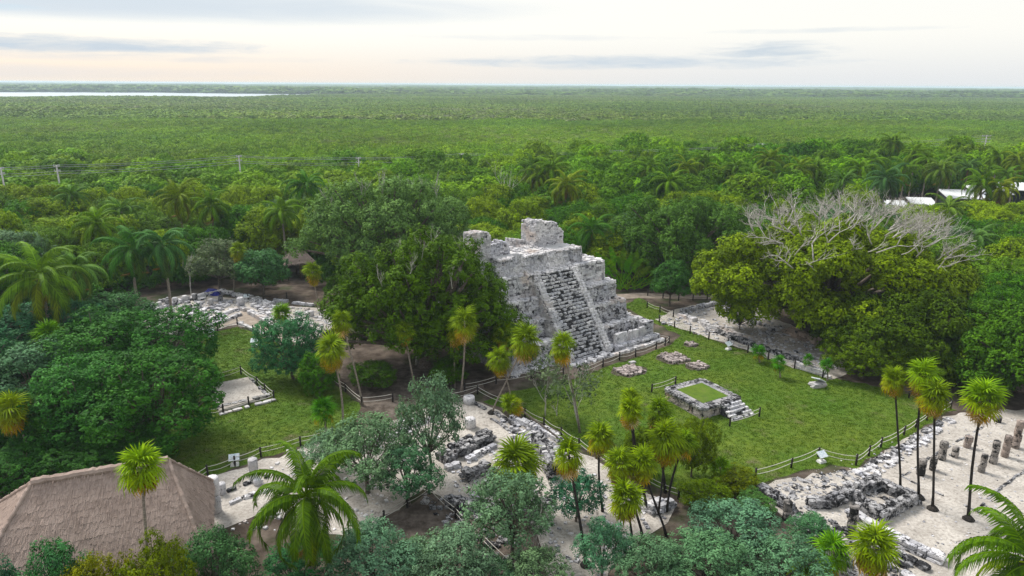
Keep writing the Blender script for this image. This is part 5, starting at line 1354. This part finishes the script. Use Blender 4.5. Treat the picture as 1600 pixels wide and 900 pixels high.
for cx, cy, bx, by, rp, lab, kw in (
    (220, 728, 240, 985, 36, 'fan palm with a lopsided head standing in front of the thatched roof', dict(n=30, dead=3, color=(.14, .23, .02))),
    (17, 640, 62, 748, 32, 'fan palm with a long pale leaning trunk beside the thatched roof', dict(dead=9, color=(.12, .17, .02))),
    (75, 525, 80, 610, 26, 'fan palm head poking out of the dark thicket', dict(dead=2, color=(.07, .15, .02))),
    (533, 500, 567, 634, 21, 'fan palm with a long leaning pale trunk rising from the dirt beside the fig', dict()),
    (517, 545, 536, 668, 22, 'fan palm with a brown skirt at the edge of the long lawn', dict(dead=10)),
    (632, 515, 648, 606, 17, 'small-headed fan palm with a heavy dry skirt in front of the fig', dict(dead=14, n=22)),
    (715, 512, 711, 606, 22, 'fan palm growing as one of a pair before the fig and the pyramid', dict()),
    (726, 500, 720, 617, 22, 'taller fan palm of the pair before the fig and the pyramid', dict()),
    (488, 423, 503, 490, 18, 'thin fan palm before the broad grey-green tree', dict()),
    (441, 490, 446, 535, 16, 'green fan palm head above the round dark lawn-edge tree', dict(dead=0, color=(.1, .19, .02))),
    (822, 530, 768, 646, 24, 'fan palm leaning over the pyramid foot from a dark root mound', dict(mound=True, dead=10)),
    (788, 522, 796, 590, 20, 'fan palm against the pyramid wall', dict(dead=8)),
    (781, 560, 800, 640, 19, 'narrow fan palm with a drooping skirt at the pyramid foot', dict(dead=9)),
    (878, 538, 906, 676, 24, 'fan palm on a thin trunk before the pyramid stair', dict(dead=11)),
    (800, 628, 878, 690, 20, 'fan palm tilted right over, its head hanging beside the rope fence', dict(dead=6, tilt=(0, -.9))),
    (806, 722, 850, 802, 37, 'broad fan palm with a dry tan skirt in front of the ruin wall', dict(dead=16, n=34)),
    (888, 705, 916, 884, 27, 'fan palm with a long dark trunk rooted in a black mound on the white floor', dict(dark=True, mound=True)),
    (938, 682, 942, 800, 28, 'wide fan palm at the lawn side of the palm cluster', dict(dark=True)),
    (968, 722, 1005, 842, 28, 'fan palm in the middle of the palm cluster', dict(dark=True)),
    (978, 778, 988, 868, 31, 'lowest fan palm of the cluster with a golden skirt', dict(dark=True, dead=12)),
    (1003, 722, 1042, 838, 27, 'bright fan palm beside the middle one of the cluster', dict(dark=True)),
    (986, 640, 1012, 800, 26, 'tallest fan palm at the back of the cluster towards the grass-topped platform', dict(dark=True)),
    (1030, 640, 1040, 770, 22, 'darker fan palm of the cluster by the grass-topped platform', dict(dark=True, color=(.085, .14, .016))),
    (1040, 684, 1028, 805, 29, 'fan palm of the cluster beside the yellow-green tree', dict(dark=True)),
    (1070, 690, 1042, 800, 24, 'greyish fan palm leaning out of the cluster against the yellow-green tree', dict(dark=True, color=(.1, .16, .03))),
    (985, 622, 1000, 770, 22, 'fan palm crown just above the tallest one of the cluster', dict(dark=True)),
    (1398, 592, 1407, 766, 25, 'fan palm with a curved dark trunk at the corner of the lawn', dict(dark=True, mound=True)),
    (1442, 585, 1436, 779, 27, 'tall fan palm at the back of the three by the lawn corner', dict(dark=True, mound=True, color=(.12, .2, .03))),
    (1461, 618, 1457, 796, 28, 'fan palm with a straight dark trunk beside the stone enclosure', dict(dark=True, mound=True)),
    (1537, 622, 1513, 812, 30, 'fan palm standing alone on the white floor among the column stubs', dict(dark=True, mound=True, color=(.12, .2, .035))),
    (1366, 852, 1352, 935, 36, 'fan palm with a bright orange-brown skirt in front of the lichened wall', dict(dead=16, n=30)),
    (1302, 858, 1304, 900, 28, 'low green fan palm beside the orange-skirted one', dict(dead=0, color=(.08, .18, .02))),
    (1256, 896, 1256, 925, 32, 'low bright fan palm growing in the grey shrubs', dict(dead=0, color=(.12, .22, .015))),
    (505, 640, 512, 690, 20, 'young dark green fan palm on the end of the long lawn', dict(dead=0, color=(.045, .13, .018))),
    (963, 375, 968, 440, 19, 'fan palm with a dry head beside the traveller palm', dict(dead=12, n=16)),
    (425, 370, 430, 420, 18, 'fan palm before the yellow-green tree by the thatched shelter', dict()),
    (372, 390, 366, 460, 15, 'slim fan palm rising before the brownish thin-leaved tree', dict()),
    (1125, 728, 1128, 755, 20, 'low fan palm beside the yellow-green bush', dict(dead=0, color=(.09, .17, .02))),
    (1455, 468, 1458, 520, 20, 'fan palm standing in the bushes beyond the giant fig', dict(color=(.14, .17, .02))),
    (1555, 455, 1556, 500, 18, 'small fan palm in the bushes over the colonnade end', dict())):
    fan_px(cx, cy, bx, by, rp, lab, GF, **kw)
GY = 'young palms planted along the lawn fence'
for cx, cy, bx, by, rp in ((1186, 550, 1187, 566, 13), (1217, 566, 1219, 590, 14), (1263, 560, 1264, 580, 9), (1292, 570, 1293, 595, 11)):
    fan_px(cx, cy, bx, by, rp, 'young dark green fan palm planted beside the lawn fence below the giant fig', GY, n=16, dead=0, color=(.04, .12, .018))

# ---- coconut palms: arching feather fronds
def coco_frond(elev, seed, L=3.6, n=46):
    r = random.Random(seed); V, F, T = [], [], []
    pts = [Vector((0, 0, 0))]; a = elev; seg = 14
    for k in range(seg):
        a -= R(3.2 + 7.0 * (k / seg)) * (1.0 + .35 * math.cos(elev)); pts.append(pts[-1] + Vector((math.cos(a), 0, math.sin(a))) * L / seg)
    def P(f):
        q = f * seg; i = min(seg - 1, int(q)); return pts[i].lerp(pts[i + 1], q - i), (pts[i + 1] - pts[i]).normalized()
    def add(vs, fs, t_):
        b = len(V); V.extend(vs); F.extend([tuple(i + b for i in f) for f in fs]); T.extend([t_] * len(vs))
    V0, F0 = tube(pts, [.04 * (1 - .85 * k / seg) + .006 for k in range(seg + 1)], 4, False); add(V0, F0, .95)
    for k in range(n):
        f = .14 + .86 * k / (n - 1); p_, d = P(min(.999, f)); ll = L * .23 * math.sin(min(1, .28 + .9 * f) * math.pi * .86) ** .6 * (1.06 - .35 * f)
        for s_ in (-1, 1):
            side = Vector((0, s_, 0)); l_ = ll * r.uniform(.85, 1.12); w_ = .03
            out = (side * .8 + d * (.55 + .5 * f) + Vector((0, 0, -.12))).normalized()
            m1 = p_ + out * l_ * .5 + Vector((0, 0, -.06 * l_)); dr = r.uniform(.35, .8); tip = p_ + out * l_ * .92 + Vector((0, 0, -dr * l_)); wd = d * w_
            add([p_ - wd, p_ + wd, m1 + wd * 1.2, m1 - wd * 1.2, tip], [(0, 1, 2, 3), (3, 2, 4)], .2 + .6 * r.random())
    return mesh_of('frond', V, F, LEAF, False, T)
COCO = [(el_, coco_frond(R(el_), 500 + i)) for i, el_ in enumerate((80, 68, 55, 42, 30, 16, 2, -14, -30))]
def coconut_palm(top, size, label, group=None, n=25, color=(.06, .115, .018), base_shift=(0, 0), lean=.5, dead=2, low=-30):
    T_ = Vector(top); base = Vector((T_.x + base_shift[0], T_.y + base_shift[1], 0)); e = thing('coconut_palm', label, 'palm', base, 0, group)
    q = T_ - base; palm_trunk(e, q, .15, BARK_PALM, lean * .3, 9, 1.7)
    for k in range(n):
        f = k / (n - 1); el_ = 82 - (82 - low) * f ** .9 + rnd.uniform(-9, 9); i = min(range(len(COCO)), key=lambda j: abs(COCO[j][0] - el_))
        j_ = rnd.uniform(.8, 1.2); c_ = tuple(x * j_ for x in color)
        if f > .85: c_ = (c_[0] * 1.4, c_[1] * 1.05, c_[2])
        link('frond', COCO[i][1], e, q + Vector((0, 0, -.1 * f)), (rnd.uniform(-.25, .25), rnd.uniform(-.08, .08), k * 2.39996 + rnd.uniform(-.3, .3)), size / 3.6 * rnd.uniform(.85, 1.08), c_)
    for k in range(dead):
        link('dead_frond', COCO[-1][1], e, q + Vector((0, 0, -.25)), (rnd.uniform(-.2, .2), .55, rnd.uniform(0, 6.28)), size / 3.6 * .75, (.2, .13, .06))
    mb = MB()
    for k in range(6):
        a = k * 1.05 + rnd.random(); c_ = q + Vector((math.cos(a) * .22, math.sin(a) * .22, -.28 - .1 * rnd.random()))
        mb.tube([c_ + Vector((0, 0, .13)), c_ + Vector((0, 0, .07)), c_, c_ - Vector((0, 0, .08)), c_ - Vector((0, 0, .13))], [.02, .09, .115, .08, .02], 7)
    mb.build('coconuts', simple_coco, e, True)
    return e
simple_coco = simple('coconut_husk', (.10, .11, .02), .6, .3)
GCN = 'coconut palms in the jungle around the site'
for cx, cy, z, size, lab, kw in (
    (478, 775, 6.0, 3.9, 'large dark green coconut palm in front of the white ruin floor, beside the teal shrub', dict(n=26, lean=.2, dead=3, color=(.045, .085, .012))),
    (1618, 880, 5.2, 4.6, 'large green coconut palm whose fronds hang over the corner of the ruin floor', dict(n=26, color=(.05, .10, .012), dead=0)),
    (62, 432, 8.5, 5.2, 'big pale-fronded coconut palm above the dark thicket', dict(n=24, color=(.08, .14, .03))),
    (118, 420, 7.5, 3.6, 'smaller coconut palm tucked against the big pale-fronded one', dict(color=(.075, .135, .04))),
    (205, 388, 8.0, 4.4, 'dark coconut palm with a bare trunk at the end of the colonnade ruin', dict(color=(.04, .10, .025), n=22)),
    (253, 382, 8.5, 4.0, 'bluish coconut palm close behind the dark one at the colonnade ruin', dict(color=(.045, .10, .035))),
    (278, 308, 9.5, 4.2, 'coconut palm with long drooping olive fronds above the bluish one', dict(color=(.075, .11, .018), low=-40)),
    (478, 290, 9.5, 4.4, 'dark coconut palm behind the broad grey-green tree', dict(color=(.04, .095, .02))),
    (505, 322, 8.0, 3.6, 'low dark coconut palm below the one behind the grey-green tree', dict(color=(.045, .09, .016))),
    (112, 306, 8.5, 3.4, 'small coconut palm top showing over the yellow-green canopy', dict(color=(.06, .115, .03))),
    (190, 330, 8.0, 3.6, 'coconut palm half sunk in the canopy above the twin coconut palms', dict(color=(.06, .11, .03))),
    (885, 290, 9.0, 4.4, 'coconut palm with golden-green fronds behind the temple tower', dict(color=(.09, .125, .02))),
    (843, 275, 9.0, 4.0, 'coconut palm behind the bare grey tree near the temple', dict(color=(.07, .11, .02))),
    (925, 360, 6.5, 4.2, 'dark coconut palm between the temple and the traveller palm', dict(color=(.04, .095, .02))),
    (1072, 262, 9.5, 4.0, 'coconut palm above the wide rounded tree', dict(color=(.08, .12, .02))),
    (1128, 268, 9.0, 3.6, 'coconut palm leaning beside the one above the wide rounded tree', dict(color=(.075, .12, .02))),
    (1160, 288, 8.5, 3.8, 'coconut palm low in the canopy before the giant fig', dict(color=(.08, .12, .02))),
    (1204, 250, 11, 4.4, 'tall brownish coconut palm with a visible trunk above the giant fig', dict(color=(.07, .11, .02), dead=2)),
    (1250, 264, 10.0, 4.0, 'coconut palm beside the tall brownish one above the giant fig', dict(color=(.075, .115, .02))),
    (1318, 284, 8.5, 3.8, 'dark coconut palm behind the bare grey branches', dict(color=(.05, .095, .025))),
    (1395, 222, 13.0, 4.4, 'tallest coconut palm standing clear above the canopy with a shaggy trunk', dict(color=(.06, .105, .02), dead=2)),
    (1430, 240, 12.0, 4.0, 'tall coconut palm leaning beside the tallest one', dict(color=(.065, .11, .02), dead=2)),
    (1385, 280, 9.5, 5.0, 'dark heavy coconut palm with hanging fronds below the tallest one', dict(color=(.04, .085, .03), low=-45)),
    (1470, 265, 10.0, 4.4, 'coconut palm with pinkish dry fronds behind the white-roofed bungalows', dict(color=(.065, .105, .025), dead=3)),
    (1512, 262, 10, 3.6, 'dark coconut palm above the white-roofed bungalows', dict(color=(.045, .085, .025))),
    (1560, 246, 11.5, 4.4, 'coconut palm above the end of the bungalow row', dict(color=(.065, .115, .02), dead=1)),
    (1590, 250, 11.5, 4.0, 'coconut palm at the end of the bungalow row, beside another palm', dict(color=(.075, .11, .02))),
    (1562, 296, 8.0, 4.2, 'yellow-green coconut palm leaning against the bungalow row', dict(color=(.10, .13, .02), dead=3)),
    (1482, 328, 7.0, 4.4, 'coconut palm with drooping pale fronds in front of the bungalows', dict(color=(.075, .12, .03), low=-45, dead=4)),
    (1525, 372, 6.0, 3.6, 'low coconut palm in the bushes in front of the bungalows', dict(color=(.06, .11, .035), dead=4))):
    coconut_palm(G(cx, cy, z), size, lab, GCN, **kw)

for cx, cy, z in ((832, 262, 10), (862, 262, 10.5), (1015, 262, 10), (1045, 285, 9), (1100, 250, 10.5), (1150, 262, 10), (1180, 275, 9.5), (1225, 275, 9), (1275, 262, 10), (1345, 265, 10), (1362, 250, 11), (1415, 265, 10), (1450, 250, 11), (1490, 250, 11), (1535, 285, 9), (1575, 275, 9.5), (330, 320, 8.5), (150, 350, 8), (440, 330, 8.5)):
    j_ = rnd.uniform(.85, 1.2); coconut_palm(G(cx, cy, z), rnd.uniform(3.6, 4.6), 'coconut palm rising through the jungle belt ' + ('behind the temple' if 700 < cx < 960 else 'behind the wide rounded tree' if 960 <= cx < 1165 else 'behind the giant fig' if 1165 <= cx < 1370 else 'around the white-roofed bungalows' if cx >= 1370 else 'behind the colonnade ruin'), 'coconut palms of the jungle belt', color=(.06 * j_, .112 * j_, .02), dead=rnd.choice((0, 1, 2)), n=23)
# ---- traveller palm: a flat fan of paddle leaves
tb_ = G(985, 455); e = thing('traveller_palm', 'traveller palm with upright paddle leaves behind the pyramid corner', 'palm', tb_)
for q in range(4):
    for k in range(9):
        a = R(-65 + 130 * k / 8 + rnd.uniform(-5, 5)); L = rnd.uniform(4.8, 6.6) * (1 - .1 * q); oy = rnd.uniform(-.8, .8); ox = (q - 1.5) * .9
        pts = [Vector((ox, oy, .2 + .3 * rnd.random()))]; d = Vector((math.sin(a), rnd.uniform(-.15, .15), math.cos(a)))
        mb = MB(); mid = pts[0] + d * L * .5; mb.tube([pts[0], mid], [.06, .03], 5, .9)
        for i in range(6):
            f0, f1 = i / 6, (i + .85) / 6; dd = Vector((math.cos(a) * .36, 0, -math.sin(a) * .36)); dr = Vector((math.sin(a) * .2, 0, -.35))
            w0, w1 = math.sin(.25 + f0 * 2.7), math.sin(.25 + f1 * 2.7)
            c0, c1 = mid + d * L * .5 * f0 + dr * f0 * f0, mid + d * L * .5 * f1 + dr * f1 * f1
            sag = Vector((0, rnd.uniform(-.12, .12), -.06))
            mb.add([c0, c1, c1 + dd * w1 + sag, c0 + dd * w0 + sag], [(0, 1, 2, 3)], .3 + .4 * rnd.random()); mb.add([c0, c1, c1 - dd * w1 + sag, c0 - dd * w0 + sag], [(3, 2, 1, 0)], .3 + .4 * rnd.random())
        mb.build('paddle_leaf', LEAF, e, color=(.06 * rnd.uniform(.8, 1.3), .13 * rnd.uniform(.8, 1.2), .02))

# ---- bare trees
def bare_tree(px, pyb, pyt, label, seed, depth=4, lean=(0, 0), mat=None, rad=.09, spread=.55, up=.25, leaves=None):
    b = G(px, pyb); h = at_y(px, pyt, b.y).z; e = thing('bare_tree', label, 'tree', b); r = random.Random(seed); mb = MB()
    bare_branches(mb, Vector((0, 0, -.1)), Vector((lean[0], lean[1], 1)), h * .42, rad, depth, r, spread, up)
    mb.build('branches', mat or BARK_GREY, e, True)
    if leaves:
        L = [(lean[0] * h * .8 + r.uniform(-1, 1) * h * .3, r.uniform(-1, 1) * h * .25, h * r.uniform(.6, .95), r.uniform(.4, .8)) for _ in range(leaves[1])]
        V, Fc, T = crown(seed, L, spacing=.6, clump=.4, leaf=.14, k=10, keep=.6, inner=.1); link('crown', mesh_of('crown', V, Fc, LEAF, False, T), e, color=leaves[0])
    return e
bare_tree(797, 372, 262, 'bare pale grey tree standing in the canopy behind the temple', 601, 4, rad=.13)
bare_tree(905, 668, 560, 'spindly pale tree with sparse grey leaves on the lawn before the pyramid', 602, 4, (-.25, 0), rad=.08, leaves=((.09, .12, .07), 9))
bare_tree(852, 650, 575, 'thin tree with sparse grey leaves leaning at the rope fence', 603, 4, (.15, 0), rad=.07, leaves=((.10, .125, .08), 10))
bare_tree(835, 900, 800, 'leafless curling shrub beside the leaning palm stems', 604, 4, (.1, 0), rad=.06)
bare_tree(1575, 420, 345, 'bare brownish grey branches in the bushes in front of the bungalows', 605, 4, rad=.1)
bare_tree(1345, 345, 268, 'dead pale snag standing up behind the giant fig', 606, 3, rad=.12)
bare_tree(650, 570, 432, 'pale bare limbs showing through the dark fig', 607, 4, rad=.12)
bare_tree(300, 465, 400, 'bare grey twiggy tree behind the colonnade ruin', 608, 4, rad=.08)
bare_tree(1480, 300, 240, 'leafless brownish tree under the power line', 609, 4, rad=.1)
bare_tree(870, 650, 610, 'low twiggy bush on the lawn edge before the pyramid', 610, 4, rad=.05, leaves=((.08, .115, .06), 8))

# ================================================================== fences, signs, poles
POSTM = simple('dark_post', (.022, .018, .016), .8, .3); ROPEM = simple('pale_rope', (.52, .5, .45), .8, .15, 8)
def fence(pxs, label, spacing=2.4, hgt=.8, sag=.10, rails=(.38, .70), sub=True, mat=None, rr=.021):
    P = [G(*q) for q in pxs]; L0 = P[0].copy(); e = thing('rope_fence', label, 'fence', L0); Q = []
    for a, b in zip(P, P[1:]):
        n = max(1, round((b - a).length / spacing)) if sub else 1
        Q += [a.lerp(b, k / n) for k in range(n)]
    Q.append(P[-1])
    for q in Q:
        mb = MB(); h = hgt * rnd.uniform(.93, 1.08); c_ = q - L0
        mb.tube([(c_.x, c_.y, -.1), (c_.x + rnd.uniform(-.03, .03), c_.y, h)], [.075, .07], 8); mb.build('post', POSTM, e, True)
    for a, b in zip(Q, Q[1:]):
        for z in rails:
            s_ = sag * rnd.uniform(.6, 1.5)
            pts = [(a.lerp(b, f) - L0) + Vector((0, 0, z - 4 * s_ * f * (1 - f))) for f in (0, .17, .33, .5, .67, .83, 1)]
            mb = MB(); mb.tube(pts, [rr] * 7, 5); mb.build('rope', mat or ROPEM, e, True)
    return e
fence([(905, 588), (942, 573), (968, 563), (993, 557), (1025, 546), (1039, 540)], 'rope fence along the foot of the pyramid stair and annexe')
fence([(1018, 528), (1045, 536), (1039, 540)], 'short rope fence closing the corner beside the pyramid annexe')
fence([(1078, 521), (1138, 541), (1200, 562), (1285, 591)], 'long rope fence between the lawn and the rubble ruin under the giant fig')
fence([(1011, 481), (1052, 496), (1030, 503), (1078, 521)], 'zigzag rope fence between the pyramid corner and the rubble ruin')
fence([(1180, 749), (1236, 731), (1278, 714), (1337, 727), (1376, 699), (1412, 680), (1448, 657), (1485, 640)], 'sagging rope fence curving between the lawn and the colonnade floor')
fence([(1018, 613), (1055, 601)], 'short rope fence against the grass-topped platform, on its pyramid side', sub=False)
fence([(1140, 666), (1186, 651)], 'short rope fence at the foot of the small platform stair', sub=False)
fence([(298, 758), (325, 744), (408, 714), (470, 697), (520, 682)], 'rope fence along the long lawn beside the columns')
fence([(308, 528), (371, 507), (396, 519), (432, 534)], 'rope fence at the far end of the small lawn before the colonnade ruin')
fence([(318, 600), (377, 585), (402, 602), (428, 624), (349, 646), (330, 652)], 'rope fence around the low white platform on the long lawn')
fence([(726, 612), (775, 600), (830, 592), (880, 586)], 'rope fence below the pyramid wall behind the leaning fan palms')
fence([(700, 628), (746, 616), (792, 637), (850, 667), (905, 700), (960, 735), (1060, 780)], 'rope fence along the white floor facing the lawn')
fence([(515, 594), (540, 612), (566, 634), (614, 628)], 'rope fence between the long lawn and the bare earth under the fig')
fence([(560, 850), (600, 816), (671, 772), (712, 810), (752, 850), (810, 905)], 'rope fence around the dark hollow in front of the middle ruin')
fence([(388, 470), (412, 474), (448, 466)], 'weathered rail fence in the shade behind the colonnade ruin', mat=WOOD)
fence([(1012, 462), (1060, 470), (1105, 468)], 'dark rail fence along the footpath behind the lawn', mat=WOOD)
fence([(1385, 612), (1420, 622), (1440, 632)], 'rail fence in the shade behind the slim fan palms at the lawn corner', mat=WOOD)

SIGNW = simple('sign_base_white', (.6, .6, .58), .8, .12, 5); 
ms, ts, ps, _ = mat_new('sign_panel')
tco = ts.new('ShaderNodeTexCoord').outputs['Generated']
brick_ = ts.new('ShaderNodeTexBrick'); ts.put(brick_.inputs['Vector'], tco); brick_.inputs['Scale'].default_value = 3.2
brick_.inputs['Color1'].default_value = (.62, .66, .68, 1); brick_.inputs['Color2'].default_value = (.22, .32, .38, 1); brick_.inputs['Mortar'].default_value = (.7, .73, .74, 1)
ts.put(ps.inputs['Base Color'], brick_.outputs[0]); ps.inputs['Roughness'].default_value = .25
def sign(px, py, yaw, label, s=1.0):
    b = G(px, py); e = thing('information_sign', label, 'sign', b, yaw)
    mb = MB(); mb.box((-.42 * s, -.32 * s, -.05), (.42 * s, .32 * s, .22 * s), .5, (-.33 * s, -.24 * s, .33 * s, .24 * s)); mb.build('base', SIGNW, e)
    mb = MB(); mb.box((-.12 * s, -.08 * s, .2 * s), (.12 * s, .08 * s, .75 * s)); mb.build('pedestal', SIGNW, e)
    mb = MB(); mb.box((-.48 * s, -.36 * s, -.035), (.48 * s, .36 * s, .035)); o = mb.build('panel', ms, e); o.location = (0, 0, .84 * s); o.rotation_euler = (R(32), 0, 0)
GI = 'information panels around the lawns'
for px, py, yaw, lab in ((330, 526, .2, 'white information sign at the far end of the small lawn by the fence'), (398, 541, .1, 'white information sign with a teal panel on the small lawn near the round dark tree'),
                         (1138, 546, .6, 'white information sign at the lawn fence facing the rubble ruin'), (1283, 722, .4, 'white information sign beside the sagging fence of the colonnade'),
                         (367, 727, .3, 'white information sign at the fence of the long lawn beside the pale column'), (386, 470, .2, 'small sign on the rail fence in the shade behind the colonnade ruin')):
    sign(px, py, yaw, lab, .72)
b = G(1277, 604); e = thing('information_sign', 'tilted teal-panelled information sign on a white stone at the lawn corner', 'sign', b, .3)
o = stone(e, (0, 0, .18), (1.3, .8, .45), 0, STONE_LIGHT, 'base'); mb = MB(); mb.box((-.55, -.4, -.04), (.55, .4, .04)); o = mb.build('panel', ms, e); o.location = (.1, .05, .62); o.rotation_euler = (R(-8), R(28), .3)

# power line
CONC = simple('concrete_pole', (.42, .41, .40), .85, .12); INS = simple('insulator', (.35, .36, .38), .4, .1); WIREM = simple('power_cable', (.25, .26, .28), .5, .1)
POLES = [(-30, 312, 245), (1, 308, 262), (88, 292, 258), (373, 285, 243), (560, 282, 246), (721, 276, 240), (934, 264, 236), (973, 262, 235), (1192, 254, 224), (1240, 252, 228), (1542, 248, 211)]
tops = []
for i, (px, pyb, pyt) in enumerate(POLES):
    b = G(px, pyb + 6)
    rx_, ry_, rz_ = ray(px, pyt); zt_ = 11.8 if i in (8, 10) else 10.6 if i < 4 else 9.2 + .5 * math.sin(i * 2.1); b = Vector((0, ry_ * (zt_ - CAM_H) / rz_, 0))
    tz = at_y(px, pyt, b.y).z
    b.x = at_y(px, pyt, b.y).x
    e = thing('utility_pole', ('tall pale concrete utility pole with crossarms rising above the canopy' if i in (8, 10) else 'slim pale concrete utility pole rising above the canopy'), 'utility pole', b, 0, 'utility poles along the power line')
    mb = MB(); mb.tube([(0, 0, -.2), (0, 0, tz)], [.2, .12], 10); mb.build('pole', CONC, e, True)
    arms = (.25, 1.1, 1.95) if i in (8, 10) else (.2, 1.1)
    for dz in arms:
        w_ = 1.3 if i in (8, 10) else .55
        mb = MB(); mb.box((-w_, -.07, tz - dz - .07), (w_, .07, tz - dz + .07)); mb.build('crossarm', CONC, e)
        for x in (-w_ * .9, 0.28, w_ * .9):
            mb = MB(); mb.tube([(x, 0, tz - dz + .07), (x, 0, tz - dz + .18), (x, 0, tz - dz + .3)], [.07, .1, .05], 8); mb.build('insulator', INS, e, True)
    tops.append((b, tz, arms))
for i in range(1, len(tops) - 1):
    (b0, z0, a0), (b1, z1, a1) = tops[i], tops[i + 1]
    if (b1 - b0).length > 160: pass
    for j in range(4):
        d0 = (.0, .3, 1.1, 1.5)[j]; w0 = (-.4, .4, -.4, .4)[j]
        A = b0 + Vector((w0, 0, z0 - d0)); B = b1 + Vector((w0, 0, z1 - d0)); sg = (B - A).length * .012
        mb = MB(); mb.tube([A.lerp(B, f) - A - Vector((0, 0, 4 * sg * f * (1 - f))) for f in np.linspace(0, 1, 13)], [.034] * 13, 4)
        o = mb.build('power_cable', WIREM); o.location = A; tag(o, 'thin sagging power cable strung between pale utility poles', 'cable', 'cables of the power line')
(b1, z1, _) = tops[1]
for j in range(5):
    A = b1 + Vector((0, 0, z1 - .4 * j)); B = Vector((-140, 95, z1 - .4 * j)); mb = MB(); mb.tube([A.lerp(B, f) - A - Vector((0, 0, 3 * f * (1 - f))) for f in np.linspace(0, 1, 13)], [.034] * 13, 4)
    o = mb.build('power_cable', WIREM); o.location = A; tag(o, 'thin sagging power cable running off past the leaning end pole', 'cable', 'cables of the power line')
# blue tarpaulin behind the colonnade ruin
b = G(331, 460); mb = MB(); V = []; F = []
for i in range(7):
    for j in range(5):
        x, y = (i / 6 - .5) * 2.2, (j / 4 - .5) * 1.6; V.append((x, y, max(.01, .75 * (1 - (x / 1.15) ** 2) * (1 - (y / .85) ** 2) + rnd.uniform(-.09, .09))))
for i in range(6):
    for j in range(4): F.append((i * 5 + j, (i + 1) * 5 + j, (i + 1) * 5 + j + 1, i * 5 + j + 1))
mb.add(V, F); o = mb.build('tarpaulin', simple('blue_tarpaulin', (.012, .018, .22), .5, .2)); o.location = b; tag(o, 'crumpled blue tarpaulin heap behind the colonnade ruin', 'tarpaulin')

# ================================================================== ground cover
def scatter_in(poly_px, n):
    P = [G(*q) for q in poly_px]; x0, x1 = min(p.x for p in P), max(p.x for p in P); y0, y1 = min(p.y for p in P), max(p.y for p in P); out = []
    while len(out) < n:
        x, y = rnd.uniform(x0, x1), rnd.uniform(y0, y1)
        if inpoly(x, y, P): out.append((x, y, .01))
    return np.array(out)
def tuft(seed, n=9, h=.1, sp=.1, w_=.012):
    r = np.random.RandomState(seed); V, F, T = [], [], []
    for k in range(n):
        a = r.rand() * 6.28; p0 = np.array([r.uniform(-sp, sp), r.uniform(-sp, sp), 0]); d = np.array([math.cos(a), math.sin(a), 0]); s_ = np.array([-d[1], d[0], 0]) * w_; hh = h * r.uniform(.5, 1.2)
        b = len(V); V += [p0 - s_, p0 + s_, p0 + d * hh * .5 + s_ * .3 + [0, 0, hh], p0 + d * hh * .5 - s_ * .3 + [0, 0, hh]]; F.append((b, b + 1, b + 2, b + 3)); T += [r.rand()] * 4
    return np.array(V), np.array(F), np.array(T)
PG = np.concatenate([scatter_in(LAWN_R, 26000), scatter_in(LAWN_L, 17000)])
mass('grass', [tuft(k, 9, .05, .14, .012) for k in range(4)], PG, rs.randint(0, 4, len(PG)), np.tile(rs.uniform(.6, 1.4, (len(PG), 1)), (1, 3)), rs.rand(len(PG)) * 6.28, mix_cols(PG, [(.042, .088, .007), (.05, .096, .008), (.058, .10, .010), (.068, .104, .012)], 5, 1.2, 51),
     'short mown grass of the lawns', 'grass', LEAF_I)
# undergrowth along the jungle edge
UT = [crown(700 + k, dome_lobes(700 + k, 1.1, 1.5, 6, (.3, .5), .6), spacing=.35, clump=.25, leaf=.13, k=7, low=-.3, inner=.1) for k in range(4)]
PU = frustum_points(52, 110, 2.3, 1.1)
keep = []
for q in PU:
    px, py = proj(q[0], q[1], 0); d = bound(px) - py
    keep.append(d > -4 and d < 70 and -100 < px < 1700 and not (900 < px < 1150 and d < 14) and not (440 < px < 490 and d < 30))
PU = PU[np.array(keep)]; s = rs.uniform(.6, 1.5, len(PU))
mass('undergrowth', UT, PU, rs.randint(0, 4, len(PU)), np.stack([s, s, s * rs.uniform(.7, 1.5, len(PU))], 1), rs.rand(len(PU)) * 6.28, mix_cols(PU, [(.02, .055, .012), (.035, .085, .018), (.05, .10, .02), (.06, .10, .04)], 12, 4, 61),
     'dark leafy undergrowth beneath the jungle trees', 'undergrowth', LEAF_I)

# ================================================================== air
mb = MB(); mb.box((-9500, -200, -1), (9500, 12500, 27.5)); hz = mb.build('haze', None); hz['kind'] = 'stuff'; hz['label'] = 'pale bluish haze lying over the forest'; hz['category'] = 'haze'
mh = bpy.data.materials.new('haze'); mh.use_nodes = True; th_ = NT(mh.node_tree); th_.n.clear()
pv = th_.new('ShaderNodeVolumePrincipled'); pv.inputs['Color'].default_value = (.72, .85, 1.0, 1); pv.inputs['Density'].default_value = .00020; pv.inputs['Anisotropy'].default_value = .1
oo = th_.new('ShaderNodeOutputMaterial'); th_.l.new(pv.outputs[0], oo.inputs['Volume']); hz.data.materials.append(mh)
